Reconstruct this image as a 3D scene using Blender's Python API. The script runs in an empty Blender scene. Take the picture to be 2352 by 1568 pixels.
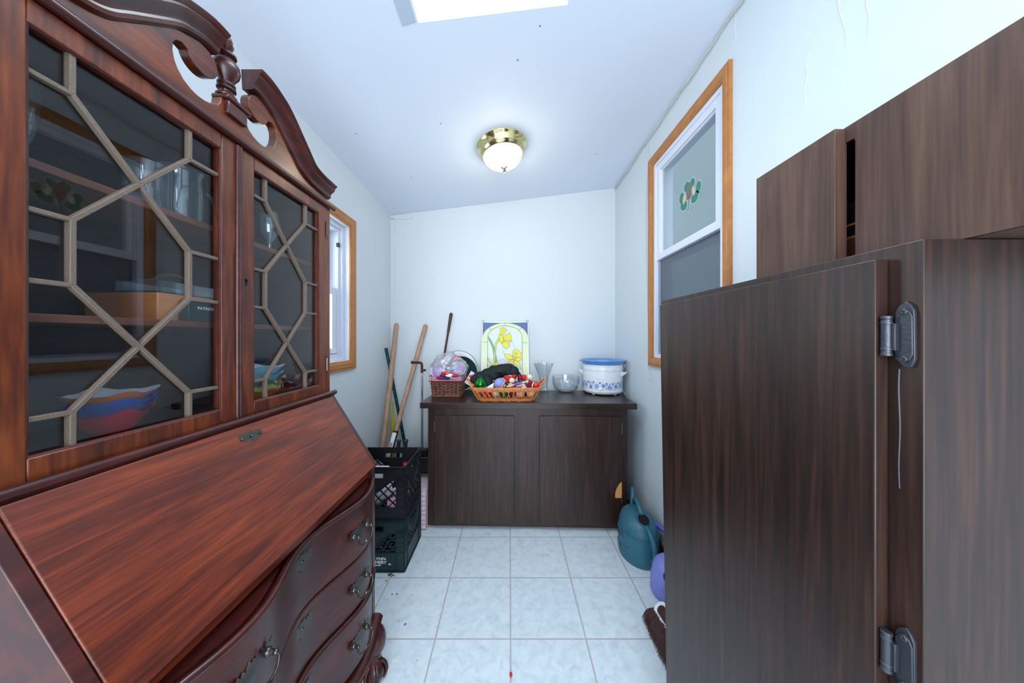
import bpy, math, random
from mathutils import Vector, Matrix, noise
random.seed(7)
PI = math.pi
scene = bpy.context.scene
COL = scene.collection
F, CX, CY, H = 680.0, 1171.0, 774.0, 1.24      # lens in pixels, vanishing point, eye height
WL, WR, WB, WF = -0.975, 0.865, 2.43, -1.45    # left, right, back wall and the wall behind the camera

def ceil_z(x, y):
    return 2.237 + 0.1223 * (x + 0.975) + 0.027 * (2.43 - y)

# ------------------------------------------------------------------ materials
def lin(c):
    return c / 12.92 if c <= 0.04045 else ((c + 0.055) / 1.055) ** 2.4

def col(r, g, b):
    return (lin(r / 255), lin(g / 255), lin(b / 255), 1)

def new_mat(name):
    m = bpy.data.materials.new(name); m.use_nodes = True
    nt = m.node_tree
    return m, nt, nt.nodes['Principled BSDF']

def mat(name, c, rough=0.5, metal=0.0, bump=0.0, bscale=200, coat=0.0, trans=0.0, alpha=1.0, ior=1.45, var=0.0, vscale=6, sheen=0.0):
    m, nt, b = new_mat(name)
    b.inputs['Base Color'].default_value = c
    b.inputs['Roughness'].default_value = rough
    b.inputs['Metallic'].default_value = metal
    b.inputs['IOR'].default_value = ior
    b.inputs['Coat Weight'].default_value = coat
    b.inputs['Coat Roughness'].default_value = 0.1
    b.inputs['Transmission Weight'].default_value = trans
    b.inputs['Alpha'].default_value = alpha
    b.inputs['Sheen Weight'].default_value = sheen
    tc = nt.nodes.new('ShaderNodeTexCoord')
    if var:
        n = nt.nodes.new('ShaderNodeTexNoise'); n.inputs['Scale'].default_value = vscale; n.inputs['Detail'].default_value = 6
        nt.links.new(tc.outputs['Object'], n.inputs['Vector'])
        r = nt.nodes.new('ShaderNodeValToRGB')
        r.color_ramp.elements[0].position = 0.3; r.color_ramp.elements[1].position = 0.7
        r.color_ramp.elements[0].color = tuple(max(0, x * (1 - var)) for x in c[:3]) + (1,)
        r.color_ramp.elements[1].color = tuple(min(1, x * (1 + var)) for x in c[:3]) + (1,)
        nt.links.new(n.outputs['Fac'], r.inputs['Fac']); nt.links.new(r.outputs['Color'], b.inputs['Base Color'])
    if bump:
        n = nt.nodes.new('ShaderNodeTexNoise'); n.inputs['Scale'].default_value = bscale; n.inputs['Detail'].default_value = 3
        nt.links.new(tc.outputs['Object'], n.inputs['Vector'])
        bp = nt.nodes.new('ShaderNodeBump'); bp.inputs['Strength'].default_value = bump; bp.inputs['Distance'].default_value = 0.002
        nt.links.new(n.outputs['Fac'], bp.inputs['Height']); nt.links.new(bp.outputs['Normal'], b.inputs['Normal'])
    return m

def wood(name, stops, scale, rough=0.35, coat=0.0, fine=(8, 8, 8), bump=0.05, dist=1.0, spec=0.5):
    """wood grain: a stretched noise for broad figure, a finer one for pores"""
    m, nt, b = new_mat(name)
    tc = nt.nodes.new('ShaderNodeTexCoord')
    mp = nt.nodes.new('ShaderNodeMapping'); mp.inputs['Scale'].default_value = scale
    nt.links.new(tc.outputs['Object'], mp.inputs['Vector'])
    n = nt.nodes.new('ShaderNodeTexNoise'); n.inputs['Scale'].default_value = 1.0; n.inputs['Detail'].default_value = 5
    n.inputs['Roughness'].default_value = 0.6; n.inputs['Distortion'].default_value = dist
    nt.links.new(mp.outputs['Vector'], n.inputs['Vector'])
    mp2 = nt.nodes.new('ShaderNodeMapping'); mp2.inputs['Scale'].default_value = tuple(s * f for s, f in zip(scale, fine))
    nt.links.new(tc.outputs['Object'], mp2.inputs['Vector'])
    n2 = nt.nodes.new('ShaderNodeTexNoise'); n2.inputs['Scale'].default_value = 1.0; n2.inputs['Detail'].default_value = 3
    nt.links.new(mp2.outputs['Vector'], n2.inputs['Vector'])
    mx = nt.nodes.new('ShaderNodeMath'); mx.operation = 'MULTIPLY_ADD'; mx.inputs[1].default_value = 0.35
    nt.links.new(n2.outputs['Fac'], mx.inputs[0]); 
    m3 = nt.nodes.new('ShaderNodeMath'); m3.operation = 'MULTIPLY'; m3.inputs[1].default_value = 0.65
    nt.links.new(n.outputs['Fac'], m3.inputs[0]); nt.links.new(m3.outputs[0], mx.inputs[2])
    r = nt.nodes.new('ShaderNodeValToRGB')
    while len(r.color_ramp.elements) < len(stops):
        r.color_ramp.elements.new(0.5)
    for e, (p, c) in zip(r.color_ramp.elements, stops):
        e.position = p; e.color = c
    nt.links.new(mx.outputs[0], r.inputs['Fac']); nt.links.new(r.outputs['Color'], b.inputs['Base Color'])
    b.inputs['Roughness'].default_value = rough
    b.inputs['Coat Weight'].default_value = coat; b.inputs['Coat Roughness'].default_value = 0.15
    b.inputs['Specular IOR Level'].default_value = spec
    bp = nt.nodes.new('ShaderNodeBump'); bp.inputs['Strength'].default_value = bump; bp.inputs['Distance'].default_value = 0.001
    nt.links.new(mx.outputs[0], bp.inputs['Height']); nt.links.new(bp.outputs['Normal'], b.inputs['Normal'])
    return m

def thin_glass(name, tint=(1, 1, 1, 1), ior=1.5, rough=0.0, gain=1.0, milky=0.0, milk=(0.5, 0.5, 0.5, 1)):
    m = bpy.data.materials.new(name); m.use_nodes = True
    nt = m.node_tree; nt.nodes.clear()
    o = nt.nodes.new('ShaderNodeOutputMaterial')
    t = nt.nodes.new('ShaderNodeBsdfTransparent'); t.inputs['Color'].default_value = tint
    g = nt.nodes.new('ShaderNodeBsdfGlossy'); g.inputs['Roughness'].default_value = rough
    fr = nt.nodes.new('ShaderNodeLayerWeight'); fr.inputs['Blend'].default_value = 0.5     # Facing = 1 - |cos|
    pw = nt.nodes.new('ShaderNodeMath'); pw.operation = 'POWER'; pw.inputs[1].default_value = 5
    nt.links.new(fr.outputs['Facing'], pw.inputs[0])
    sc = nt.nodes.new('ShaderNodeMath'); sc.operation = 'MULTIPLY_ADD'; sc.inputs[1].default_value = 0.96; sc.inputs[2].default_value = 0.04
    nt.links.new(pw.outputs[0], sc.inputs[0])
    mu = nt.nodes.new('ShaderNodeMath'); mu.operation = 'MULTIPLY'; mu.inputs[1].default_value = gain; mu.use_clamp = True
    nt.links.new(sc.outputs[0], mu.inputs[0])
    mx = nt.nodes.new('ShaderNodeMixShader')
    nt.links.new(mu.outputs[0], mx.inputs[0])
    src = t.outputs[0]
    if milky:
        d = nt.nodes.new('ShaderNodeBsdfDiffuse'); d.inputs['Color'].default_value = milk
        m2 = nt.nodes.new('ShaderNodeMixShader'); m2.inputs[0].default_value = milky
        nt.links.new(t.outputs[0], m2.inputs[1]); nt.links.new(d.outputs[0], m2.inputs[2]); src = m2.outputs[0]
    nt.links.new(src, mx.inputs[1]); nt.links.new(g.outputs[0], mx.inputs[2])
    nt.links.new(mx.outputs[0], o.inputs['Surface'])
    return m

def emis(name, c, s):
    m, nt, b = new_mat(name)
    b.inputs['Base Color'].default_value = c
    b.inputs['Emission Color'].default_value = c; b.inputs['Emission Strength'].default_value = s
    return m

def floor_mat():
    m, nt, b = new_mat('marbled_floor_tile')
    tc = nt.nodes.new('ShaderNodeTexCoord')
    mp = nt.nodes.new('ShaderNodeMapping')
    t = 0.31
    mp.inputs['Location'].default_value = (-0.003 / t + 20, -1.2175 / t + 20, 0); mp.inputs['Scale'].default_value = (1 / t, 1 / t, 1)
    nt.links.new(tc.outputs['Object'], mp.inputs['Vector'])
    br = nt.nodes.new('ShaderNodeTexBrick'); br.offset = 0; br.squash = 1
    br.inputs['Scale'].default_value = 1; br.inputs['Mortar Size'].default_value = 0.011; br.inputs['Mortar Smooth'].default_value = 0.4
    br.inputs['Brick Width'].default_value = 1; br.inputs['Row Height'].default_value = 1; br.inputs['Bias'].default_value = 0
    br.inputs['Color1'].default_value = (1, 1, 1, 1); br.inputs['Color2'].default_value = (0.96, 0.97, 0.98, 1)
    nt.links.new(mp.outputs['Vector'], br.inputs['Vector'])
    n = nt.nodes.new('ShaderNodeTexNoise'); n.inputs['Scale'].default_value = 24; n.inputs['Detail'].default_value = 12; n.inputs['Roughness'].default_value = 0.68
    n.inputs['Distortion'].default_value = 0.6
    nt.links.new(tc.outputs['Object'], n.inputs['Vector'])
    r = nt.nodes.new('ShaderNodeValToRGB')
    e = r.color_ramp.elements
    e[0].position = 0.30; e[0].color = col(190, 203, 209)
    e[1].position = 0.62; e[1].color = col(218, 229, 235)
    x = e.new(0.46); x.color = col(208, 220, 226)
    nt.links.new(n.outputs['Fac'], r.inputs['Fac'])
    mm = nt.nodes.new('ShaderNodeMix'); mm.data_type = 'RGBA'; mm.blend_type = 'MULTIPLY'; mm.inputs[0].default_value = 1
    nt.links.new(r.outputs['Color'], mm.inputs[6]); nt.links.new(br.outputs['Color'], mm.inputs[7])
    m2 = nt.nodes.new('ShaderNodeMix'); m2.data_type = 'RGBA'
    nt.links.new(br.outputs['Fac'], m2.inputs[0]); nt.links.new(mm.outputs[2], m2.inputs[6])
    m2.inputs[7].default_value = col(188, 180, 180)
    nt.links.new(m2.outputs[2], b.inputs['Base Color'])
    b.inputs['Roughness'].default_value = 0.32
    bp = nt.nodes.new('ShaderNodeBump'); bp.inputs['Strength'].default_value = 0.5; bp.inputs['Distance'].default_value = 0.002; bp.invert = True
    nt.links.new(br.outputs['Fac'], bp.inputs['Height']); nt.links.new(bp.outputs['Normal'], b.inputs['Normal'])
    return m

def wall_mat(name, c, rough=0.55, bump=0.15, streak=True):
    m, nt, b = new_mat(name)
    b.inputs['Base Color'].default_value = c; b.inputs['Roughness'].default_value = rough
    tc = nt.nodes.new('ShaderNodeTexCoord')
    n = nt.nodes.new('ShaderNodeTexNoise'); n.inputs['Scale'].default_value = 2.2; n.inputs['Detail'].default_value = 5
    mp = nt.nodes.new('ShaderNodeMapping'); mp.inputs['Scale'].default_value = (6, 6, 0.8) if streak else (3, 3, 3)
    nt.links.new(tc.outputs['Object'], mp.inputs['Vector']); nt.links.new(mp.outputs['Vector'], n.inputs['Vector'])
    n2 = nt.nodes.new('ShaderNodeTexNoise'); n2.inputs['Scale'].default_value = 160; n2.inputs['Detail'].default_value = 2
    nt.links.new(tc.outputs['Object'], n2.inputs['Vector'])
    ad = nt.nodes.new('ShaderNodeMath'); ad.operation = 'MULTIPLY_ADD'; ad.inputs[1].default_value = 0.08
    nt.links.new(n2.outputs['Fac'], ad.inputs[0]); nt.links.new(n.outputs['Fac'], ad.inputs[2])
    bp = nt.nodes.new('ShaderNodeBump'); bp.inputs['Strength'].default_value = bump; bp.inputs['Distance'].default_value = 0.01
    nt.links.new(ad.outputs[0], bp.inputs['Height']); nt.links.new(bp.outputs['Normal'], b.inputs['Normal'])
    return m

def gingham_mat():
    m, nt, b = new_mat('gingham_cloth')
    tc = nt.nodes.new('ShaderNodeTexCoord'); sp = nt.nodes.new('ShaderNodeSeparateXYZ')
    nt.links.new(tc.outputs['Object'], sp.inputs[0])
    def stripe(sock):
        a = nt.nodes.new('ShaderNodeMath'); a.operation = 'MULTIPLY'; a.inputs[1].default_value = 95; nt.links.new(sock, a.inputs[0])
        f = nt.nodes.new('ShaderNodeMath'); f.operation = 'FRACT'; nt.links.new(a.outputs[0], f.inputs[0])
        g = nt.nodes.new('ShaderNodeMath'); g.operation = 'GREATER_THAN'; g.inputs[1].default_value = 0.5; nt.links.new(f.outputs[0], g.inputs[0])
        return g.outputs[0]
    s = nt.nodes.new('ShaderNodeMath'); s.operation = 'ADD'; nt.links.new(sp.outputs[0], s.inputs[0]); nt.links.new(sp.outputs[1], s.inputs[1])
    q = nt.nodes.new('ShaderNodeMath'); q.operation = 'ADD'
    nt.links.new(stripe(s.outputs[0]), q.inputs[0]); nt.links.new(stripe(sp.outputs[2]), q.inputs[1])
    h = nt.nodes.new('ShaderNodeMath'); h.operation = 'MULTIPLY'; h.inputs[1].default_value = 0.5; nt.links.new(q.outputs[0], h.inputs[0])
    r = nt.nodes.new('ShaderNodeValToRGB'); r.color_ramp.interpolation = 'CONSTANT'
    e = r.color_ramp.elements
    e[0].color = col(235, 225, 228); e[1].position = 0.8; e[1].color = col(60, 28, 52)
    x = e.new(0.4); x.color = col(165, 95, 120)
    nt.links.new(h.outputs[0], r.inputs['Fac']); nt.links.new(r.outputs['Color'], b.inputs['Base Color'])
    b.inputs['Roughness'].default_value = 0.9
    return m

MT = {}
MT['wall'] = wall_mat('pale_painted_wall', col(217, 225, 229))
MT['wallR'] = MT['wall']
MT['ceil'] = wall_mat('painted_ceiling', col(228, 237, 251), 0.6, 0.05, False)
MT['floor'] = floor_mat()
MT['strip'] = mat('taped_ceiling_strip', col(190, 202, 216), 0.8, bump=0.6, bscale=60)
MT['oak'] = wood('oak_window_casing', [(0.3, col(168, 104, 48)), (0.55, col(186, 122, 62)), (0.75, col(202, 140, 78))], (30, 16, 16), 0.4, dist=0.6, fine=(3, 4, 4))
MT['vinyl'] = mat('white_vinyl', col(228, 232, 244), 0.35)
MT['vinylgrey'] = mat('grey_vinyl_frame', col(158, 164, 188), 0.5)  # grey of the lower sash and screen frame
MT['pane'] = thin_glass('window_pane_glass', (0.93, 0.96, 0.95, 1))
MT['screen'] = thin_glass('insect_screen_mesh', (0.75, 0.78, 0.82, 1), gain=0.5, milky=0.55, milk=col(128, 136, 146))
MT['outside'] = mat('dull_grey_siding', col(150, 160, 162), 0.9)
MT['base'] = wood('brown_baseboard_wood', [(0.35, col(86, 46, 26)), (0.65, col(128, 74, 42))], (20, 3, 20), 0.45)
# mahogany of the desk
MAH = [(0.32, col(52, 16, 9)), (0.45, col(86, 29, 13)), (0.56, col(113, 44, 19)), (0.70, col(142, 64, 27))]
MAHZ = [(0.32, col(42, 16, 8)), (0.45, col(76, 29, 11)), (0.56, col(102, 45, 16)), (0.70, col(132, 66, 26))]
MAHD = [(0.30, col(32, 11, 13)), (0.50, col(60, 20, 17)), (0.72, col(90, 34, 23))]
MT['mahY'] = wood('mahogany_grain_along', MAH, (34, 2.4, 34), 0.36, 0.10, fine=(8, 5, 8), dist=0.6)
MT['mahZ'] = wood('mahogany_grain_upright', MAHZ, (22, 22, 2.4), 0.34, 0.15, fine=(6, 6, 5), dist=0.8)
MT['mahP'] = wood('mahogany_pediment', MAHZ, (16, 3, 16), 0.32, 0.15, fine=(6, 5, 6), dist=0.8)
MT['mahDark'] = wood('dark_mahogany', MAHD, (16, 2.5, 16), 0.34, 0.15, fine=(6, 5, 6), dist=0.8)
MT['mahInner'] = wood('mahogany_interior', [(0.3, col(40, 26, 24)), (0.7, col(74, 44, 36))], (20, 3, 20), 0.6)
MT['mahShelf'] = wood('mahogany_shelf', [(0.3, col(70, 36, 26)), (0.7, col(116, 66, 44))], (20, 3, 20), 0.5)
MT['lead'] = mat('tan_glazing_bar', col(100, 87, 76), 0.55, bump=0.5, bscale=400)
MT['doorglass'] = thin_glass('bookcase_glass', (0.95, 0.965, 0.985, 1), gain=1.15)
MT['oldbrass'] = mat('tarnished_brass', col(88, 84, 80), 0.28, 0.9, bump=0.12, bscale=300)
MT['black'] = mat('black_plastic', col(26, 27, 32), 0.42, bump=0.3, bscale=150, var=0.3)
MT['greencrate'] = mat('dark_green_plastic', col(24, 46, 50), 0.42, bump=0.3, bscale=150, var=0.25)
WAL = [(0.34, col(26, 16, 12)), (0.47, col(42, 27, 22)), (0.57, col(55, 36, 29)), (0.69, col(74, 50, 40))]
WALB = [(0.32, col(54, 38, 33)), (0.5, col(78, 56, 48)), (0.68, col(98, 74, 60))]
MT['walnut'] = wood('walnut_laminate', WAL, (30, 30, 1.6), 0.36, 0.0, fine=(6, 6, 4), dist=1.4, bump=0.02, spec=0.48)
MT['walnutH'] = wood('walnut_laminate_level_grain', WAL, (2.0, 24, 24), 0.3, 0.0, fine=(4, 6, 6), dist=1.0, bump=0.03)
MT['walnutB'] = wood('faded_walnut_laminate', WALB, (26, 26, 1.4), 0.4, 0.0, fine=(8, 8, 5), dist=0.8, bump=0.03, spec=0.35)
MT['chip'] = wood('bare_chipped_wood', [(0.3, col(196, 136, 70)), (0.7, col(216, 160, 92))], (30, 30, 4), 0.7)
MT['hinge'] = mat('grey_metal_hinge', col(74, 77, 84), 0.38, 0.7, bump=0.2, bscale=300)
MT['glue'] = mat('dried_paint_run', col(92, 92, 104), 0.4)
MT['dark'] = mat('painted_hollow_shade', col(16, 14, 14), 0.9)  # near-black colour stands in for the shade inside holes and hollows
MT['brass'] = mat('polished_brass', col(226, 216, 160), 0.12, 1.0)
MT['dome'] = emis('lit_frosted_glass', (1.0, 0.92, 0.78, 1), 1.7)
MT['white'] = mat('white_enamel', col(240, 243, 248), 0.25, coat=0.4)
MT['potblue'] = mat('blue_lid', col(96, 150, 214), 0.25, coat=0.5)
MT['fl1'] = mat('flower_blue', col(96, 140, 210), 0.4)
MT['fl2'] = mat('flower_lilac', col(150, 164, 226), 0.4)
MT['fl3'] = mat('leaf_teal', col(110, 170, 178), 0.4)
MT['grey'] = mat('grey_print', col(176, 184, 192), 0.5)
MT['crystal'] = thin_glass('cut_crystal', (0.95, 0.97, 0.98, 1), gain=3.0, milky=0.06, milk=(0.8, 0.85, 0.9, 1))
MT['clear'] = thin_glass('clear_glassware', (0.82, 0.9, 0.93, 1), gain=2.6, milky=0.05, milk=(0.6, 0.75, 0.8, 1))
MT['wicker'] = wood('honey_wicker', [(0.3, col(168, 92, 42)), (0.55, col(206, 128, 66)), (0.75, col(228, 158, 96))], (40, 40, 40), 0.35, 0.3)
MT['wickerD'] = wood('brown_wicker', [(0.3, col(70, 42, 36)), (0.5, col(118, 70, 56)), (0.72, col(156, 98, 78))], (14, 14, 60), 0.5)
MT['gingham'] = gingham_mat()
MT['maroon'] = mat('maroon_piping', col(132, 26, 56), 0.8)
MT['bagclear'] = thin_glass('clear_plastic_bag', (0.95, 0.95, 0.97, 1), gain=2.5, rough=0.1, milky=0.22, milk=(0.85, 0.85, 0.9, 1))
MT['lilac'] = mat('lilac_paper_cup', col(206, 178, 222), 0.6)
MT['whitepaper'] = mat('white_paper', col(236, 236, 242), 0.6)
MT['pink'] = mat('hot_pink_print', col(214, 50, 122), 0.5)
MT['red'] = mat('red_felt', col(206, 26, 30), 0.7)
MT['redgloss'] = mat('red_gloss', col(200, 20, 32), 0.25, coat=0.5)
MT['redbowl'] = mat('red_glaze', col(226, 26, 62), 0.2, coat=0.5)
MT['navy'] = mat('navy_print', col(34, 36, 96), 0.5)
MT['ltblue'] = mat('light_blue_print', col(120, 170, 224), 0.5)
MT['velvet'] = mat('dark_green_velvet', col(1, 22, 22), 0.7, sheen=0.0, bump=0.4, bscale=40)
MT['greenball'] = mat('green_metallic', col(20, 120, 40), 0.18, 0.7)
MT['lavball'] = mat('lavender_blue', col(140, 150, 206), 0.5)
MT['bandpink'] = mat('pink_band', col(226, 140, 196), 0.5)
MT['yellowp'] = mat('yellow_paint', col(220, 200, 90), 0.5)
MT['cream'] = mat('cream_felt', col(226, 214, 196), 0.9, bump=0.6, bscale=120)
MT['violet'] = mat('violet_plastic', col(88, 74, 190), 0.3, coat=0.4)
MT['skin'] = mat('peach_paint', col(222, 168, 140), 0.6)
MT['handlewood'] = wood('worn_handle_wood', [(0.3, col(140, 100, 80)), (0.55, col(184, 146, 122)), (0.75, col(206, 172, 148))], (60, 60, 5), 0.6)
MT['yellow'] = mat('yellow_plastic', col(196, 184, 30), 0.4)
MT['greenpaint'] = mat('dark_green_paint', col(14, 66, 64), 0.45, bump=0.3, bscale=200)
MT['brownmetal'] = mat('brown_metal', col(74, 40, 40), 0.35, 0.4)
MT['chrome'] = mat('chrome_tube', col(190, 190, 198), 0.15, 1.0)
MT['teal'] = mat('teal_plastic', col(52, 104, 122), 0.4, var=0.06)
MT['lavp'] = mat('lavender_plastic', col(132, 140, 214), 0.4)
MT['bristle'] = mat('brown_bristle', col(72, 38, 36), 0.6)
MT['brownplas'] = mat('brown_plastic', col(70, 38, 34), 0.4)
MT['pinkwire'] = mat('pink_coated_wire', col(196, 168, 180), 0.5)
MT['pinkfill'] = mat('pale_pink_cards', col(222, 202, 210), 0.7)
MT['bagwhite'] = mat('white_crumpled_bag', col(226, 222, 230), 0.45, bump=0.4, bscale=30)
MT['pinkbag'] = mat('pink_crumpled_bag', col(226, 176, 190), 0.5)
MT['orangeg'] = mat('orange_glaze', col(226, 120, 36), 0.25, coat=0.4)
MT['blueg'] = mat('blue_glaze', col(60, 104, 200), 0.25, coat=0.4)
MT['aquag'] = mat('aqua_glaze', col(126, 200, 216), 0.25, coat=0.4)
MT['limeg'] = mat('lime_glaze', col(190, 206, 96), 0.25, coat=0.4)
MT['greyg'] = mat('grey_glaze', col(92, 96, 98), 0.25, coat=0.4)
MT['boxwood'] = wood('light_box_wood', [(0.3, col(176, 108, 62)), (0.7, col(204, 138, 86))], (20, 3, 20), 0.5)
MT['boxgreen'] = mat('dark_teal_case', col(26, 52, 58), 0.4)
MT['cork'] = mat('crumb_debris', col(92, 74, 62), 0.9)
MT['cable'] = mat('off_white_cable', col(206, 210, 202), 0.5)
MT['debris'] = mat('speck_grey', col(96, 96, 104), 0.9)
MT['rope'] = mat('debris_dark', col(60, 52, 50), 0.9)
# stained glass colours
MT['sgcream'] = mat('pale_lime_glass', col(222, 232, 188), 0.3)
MT['sgblue'] = mat('slate_blue_glass', col(76, 98, 156), 0.2, coat=0.5)
MT['sgclear'] = mat('textured_clear_glass', col(220, 230, 228), 0.3, bump=1.0, bscale=120)
MT['sgyellow'] = mat('yellow_glass', col(232, 218, 38), 0.3)
MT['sggold'] = mat('gold_glass', col(226, 196, 70), 0.3)
MT['sggreen'] = mat('green_glass', col(120, 176, 100), 0.3)
MT['sgstem'] = mat('stem_lime_glass', col(206, 214, 96), 0.3)
MT['sglead'] = mat('dark_leading', col(62, 62, 66), 0.4)
MT['stgreen'] = mat('sticker_green', col(56, 132, 116), 0.4)
MT['stbeige'] = mat('sticker_beige', col(206, 200, 168), 0.5)
MT['stgrey'] = mat('sticker_grey_brown', col(116, 118, 112), 0.5)
MT['stred'] = mat('sticker_red', col(160, 84, 80), 0.5)

# ------------------------------------------------------------------ mesh collector
class M:
    def __init__(s):
        s.v = []; s.f = []; s.m = []
    def add(s, vs, fs, mi=0):
        b = len(s.v); s.v += [tuple(v) for v in vs]
        s.f += [tuple(b + i for i in f) for f in fs]; s.m += [mi] * len(fs)
        return s
    def box(s, x0, x1, y0, y1, z0, z1, mi=0):
        vs = [(x, y, z) for z in (z0, z1) for y in (y0, y1) for x in (x0, x1)]
        return s.add(vs, [(0, 2, 3, 1), (4, 5, 7, 6), (0, 1, 5, 4), (2, 6, 7, 3), (0, 4, 6, 2), (1, 3, 7, 5)], mi)
    def bar(s, p, q, w, t, up=(0, 0, 1), mi=0):
        p = Vector(p); q = Vector(q); d = (q - p).normalized(); u = Vector(up)
        a = d.cross(u)
        if a.length < 1e-5: a = d.cross(Vector((1, 0, 0)))
        a.normalize(); b = a.cross(d).normalized()
        vs = [c + a * sa * w / 2 + b * sb * t / 2 for c in (p, q) for sb in (-1, 1) for sa in (-1, 1)]
        return s.add(vs, [(0, 1, 3, 2), (4, 6, 7, 5), (0, 4, 5, 1), (2, 3, 7, 6), (0, 2, 6, 4), (1, 5, 7, 3)], mi)
    def tube(s, pts, r, seg=8, closed=False, mi=0, flat=None):
        pts = [Vector(p) for p in pts]; n = len(pts)
        rr = r if isinstance(r, (list, tuple)) else [r] * n
        vs = []; prev = None
        for i, p in enumerate(pts):
            if closed: d = pts[(i + 1) % n] - pts[i - 1]
            else: d = pts[min(i + 1, n - 1)] - pts[max(i - 1, 0)]
            d.normalize()
            if prev is None:
                a = d.cross(Vector((0, 0, 1)))
                if a.length < 1e-3: a = d.cross(Vector((0, 1, 0)))
            else: a = prev - d * prev.dot(d)
            a.normalize(); prev = a; b = d.cross(a)
            fl = flat or 1.0
            for k in range(seg):
                t = 2 * PI * k / seg
                vs.append(p + (a * math.cos(t) + b * math.sin(t) * fl) * rr[i])
        fs = []
        for i in range(n if closed else n - 1):
            j = (i + 1) % n
            for k in range(seg):
                k2 = (k + 1) % seg
                fs.append((i * seg + k, j * seg + k, j * seg + k2, i * seg + k2))
        if not closed:
            fs.append(tuple(range(seg))); fs.append(tuple((n - 1) * seg + k for k in reversed(range(seg))))
        return s.add(vs, fs, mi)
    def lathe(s, prof, c=(0, 0, 0), seg=32, ax=None, mi=0, mod=None, sx=1, sy=1, caps=True):
        c = Vector(c)
        R = Vector((0, 0, 1)).rotation_difference(Vector(ax).normalized()).to_matrix() if ax else Matrix.Identity(3)
        vs = []; n = len(prof)
        for j, (r, z) in enumerate(prof):
            for k in range(seg):
                t = 2 * PI * k / seg; rr, zz = r, z
                if mod: rr, zz = mod(r, z, t, j)
                vs.append(c + R @ Vector((rr * math.cos(t) * sx, rr * math.sin(t) * sy, zz)))
        fs = [(j * seg + k, j * seg + (k + 1) % seg, (j + 1) * seg + (k + 1) % seg, (j + 1) * seg + k) for j in range(n - 1) for k in range(seg)]
        if caps and prof[0][0] > 1e-6: fs.append(tuple(reversed(range(seg))))
        if caps and prof[-1][0] > 1e-6 and not getattr(s, 'open', False): fs.append(tuple((n - 1) * seg + k for k in range(seg)))
        return s.add(vs, fs, mi)
    def ball(s, c, r, seg=20, mi=0, sc=(1, 1, 1), rot=None, lump=0.0, lf=3.0):
        vs = []; nl = seg // 2
        for j in range(nl + 1):
            a = PI * j / nl
            for k in range(seg):
                t = 2 * PI * k / seg
                p = Vector((math.sin(a) * math.cos(t), math.sin(a) * math.sin(t), math.cos(a)))
                q = r * (1 + (lump * noise.noise(p * lf + Vector(c) * 9) if lump else 0))
                p = Vector((p.x * sc[0], p.y * sc[1], p.z * sc[2])) * q
                if rot is not None: p = rot @ p
                vs.append(Vector(c) + p)
        fs = [(j * seg + k, (j + 1) * seg + k, (j + 1) * seg + (k + 1) % seg, j * seg + (k + 1) % seg) for j in range(nl) for k in range(seg)]
        return s.add(vs, fs, mi)
    def prism(s, poly, o, u, v, t, mi=0):
        """polygon (a,b) pairs in the plane o+a*u+b*v, thickened by t along u x v"""
        o = Vector(o); u = Vector(u); v = Vector(v); w = u.cross(v).normalized() * t
        n = len(poly)
        vs = [o + u * a + v * b for a, b in poly]; vs += [p + w for p in vs]
        fs = [tuple(reversed(range(n))), tuple(range(n, 2 * n))] + [(i, (i + 1) % n, n + (i + 1) % n, n + i) for i in range(n)]
        return s.add(vs, fs, mi)
    def grid(s, fn, nu, nv, mi=0, cu=False, cv=False):
        vs = [fn(i / (nu if cu else nu - 1), j / (nv if cv else nv - 1)) for i in range(nu) for j in range(nv)]
        fs = []
        for i in range(nu if cu else nu - 1):
            for j in range(nv if cv else nv - 1):
                i2 = (i + 1) % nu; j2 = (j + 1) % nv
                fs.append((i * nv + j, i2 * nv + j, i2 * nv + j2, i * nv + j2))
        return s.add(vs, fs, mi)
    def sweep(s, path, prof, nrm, fwd, mi=0):
        """profile (a,b): a along the in-plane normal nrm(i), b along fwd"""
        n = len(path); k = len(prof); vs = []
        for i in range(n):
            for a, b in prof:
                vs.append(Vector(path[i]) + nrm[i] * a + Vector(fwd) * b)
        fs = [(i * k + j, i * k + (j + 1) % k, (i + 1) * k + (j + 1) % k, (i + 1) * k + j) for i in range(n - 1) for j in range(k)]
        fs.append(tuple(range(k))); fs.append(tuple((n - 1) * k + j for j in reversed(range(k))))
        return s.add(vs, fs, mi)

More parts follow.
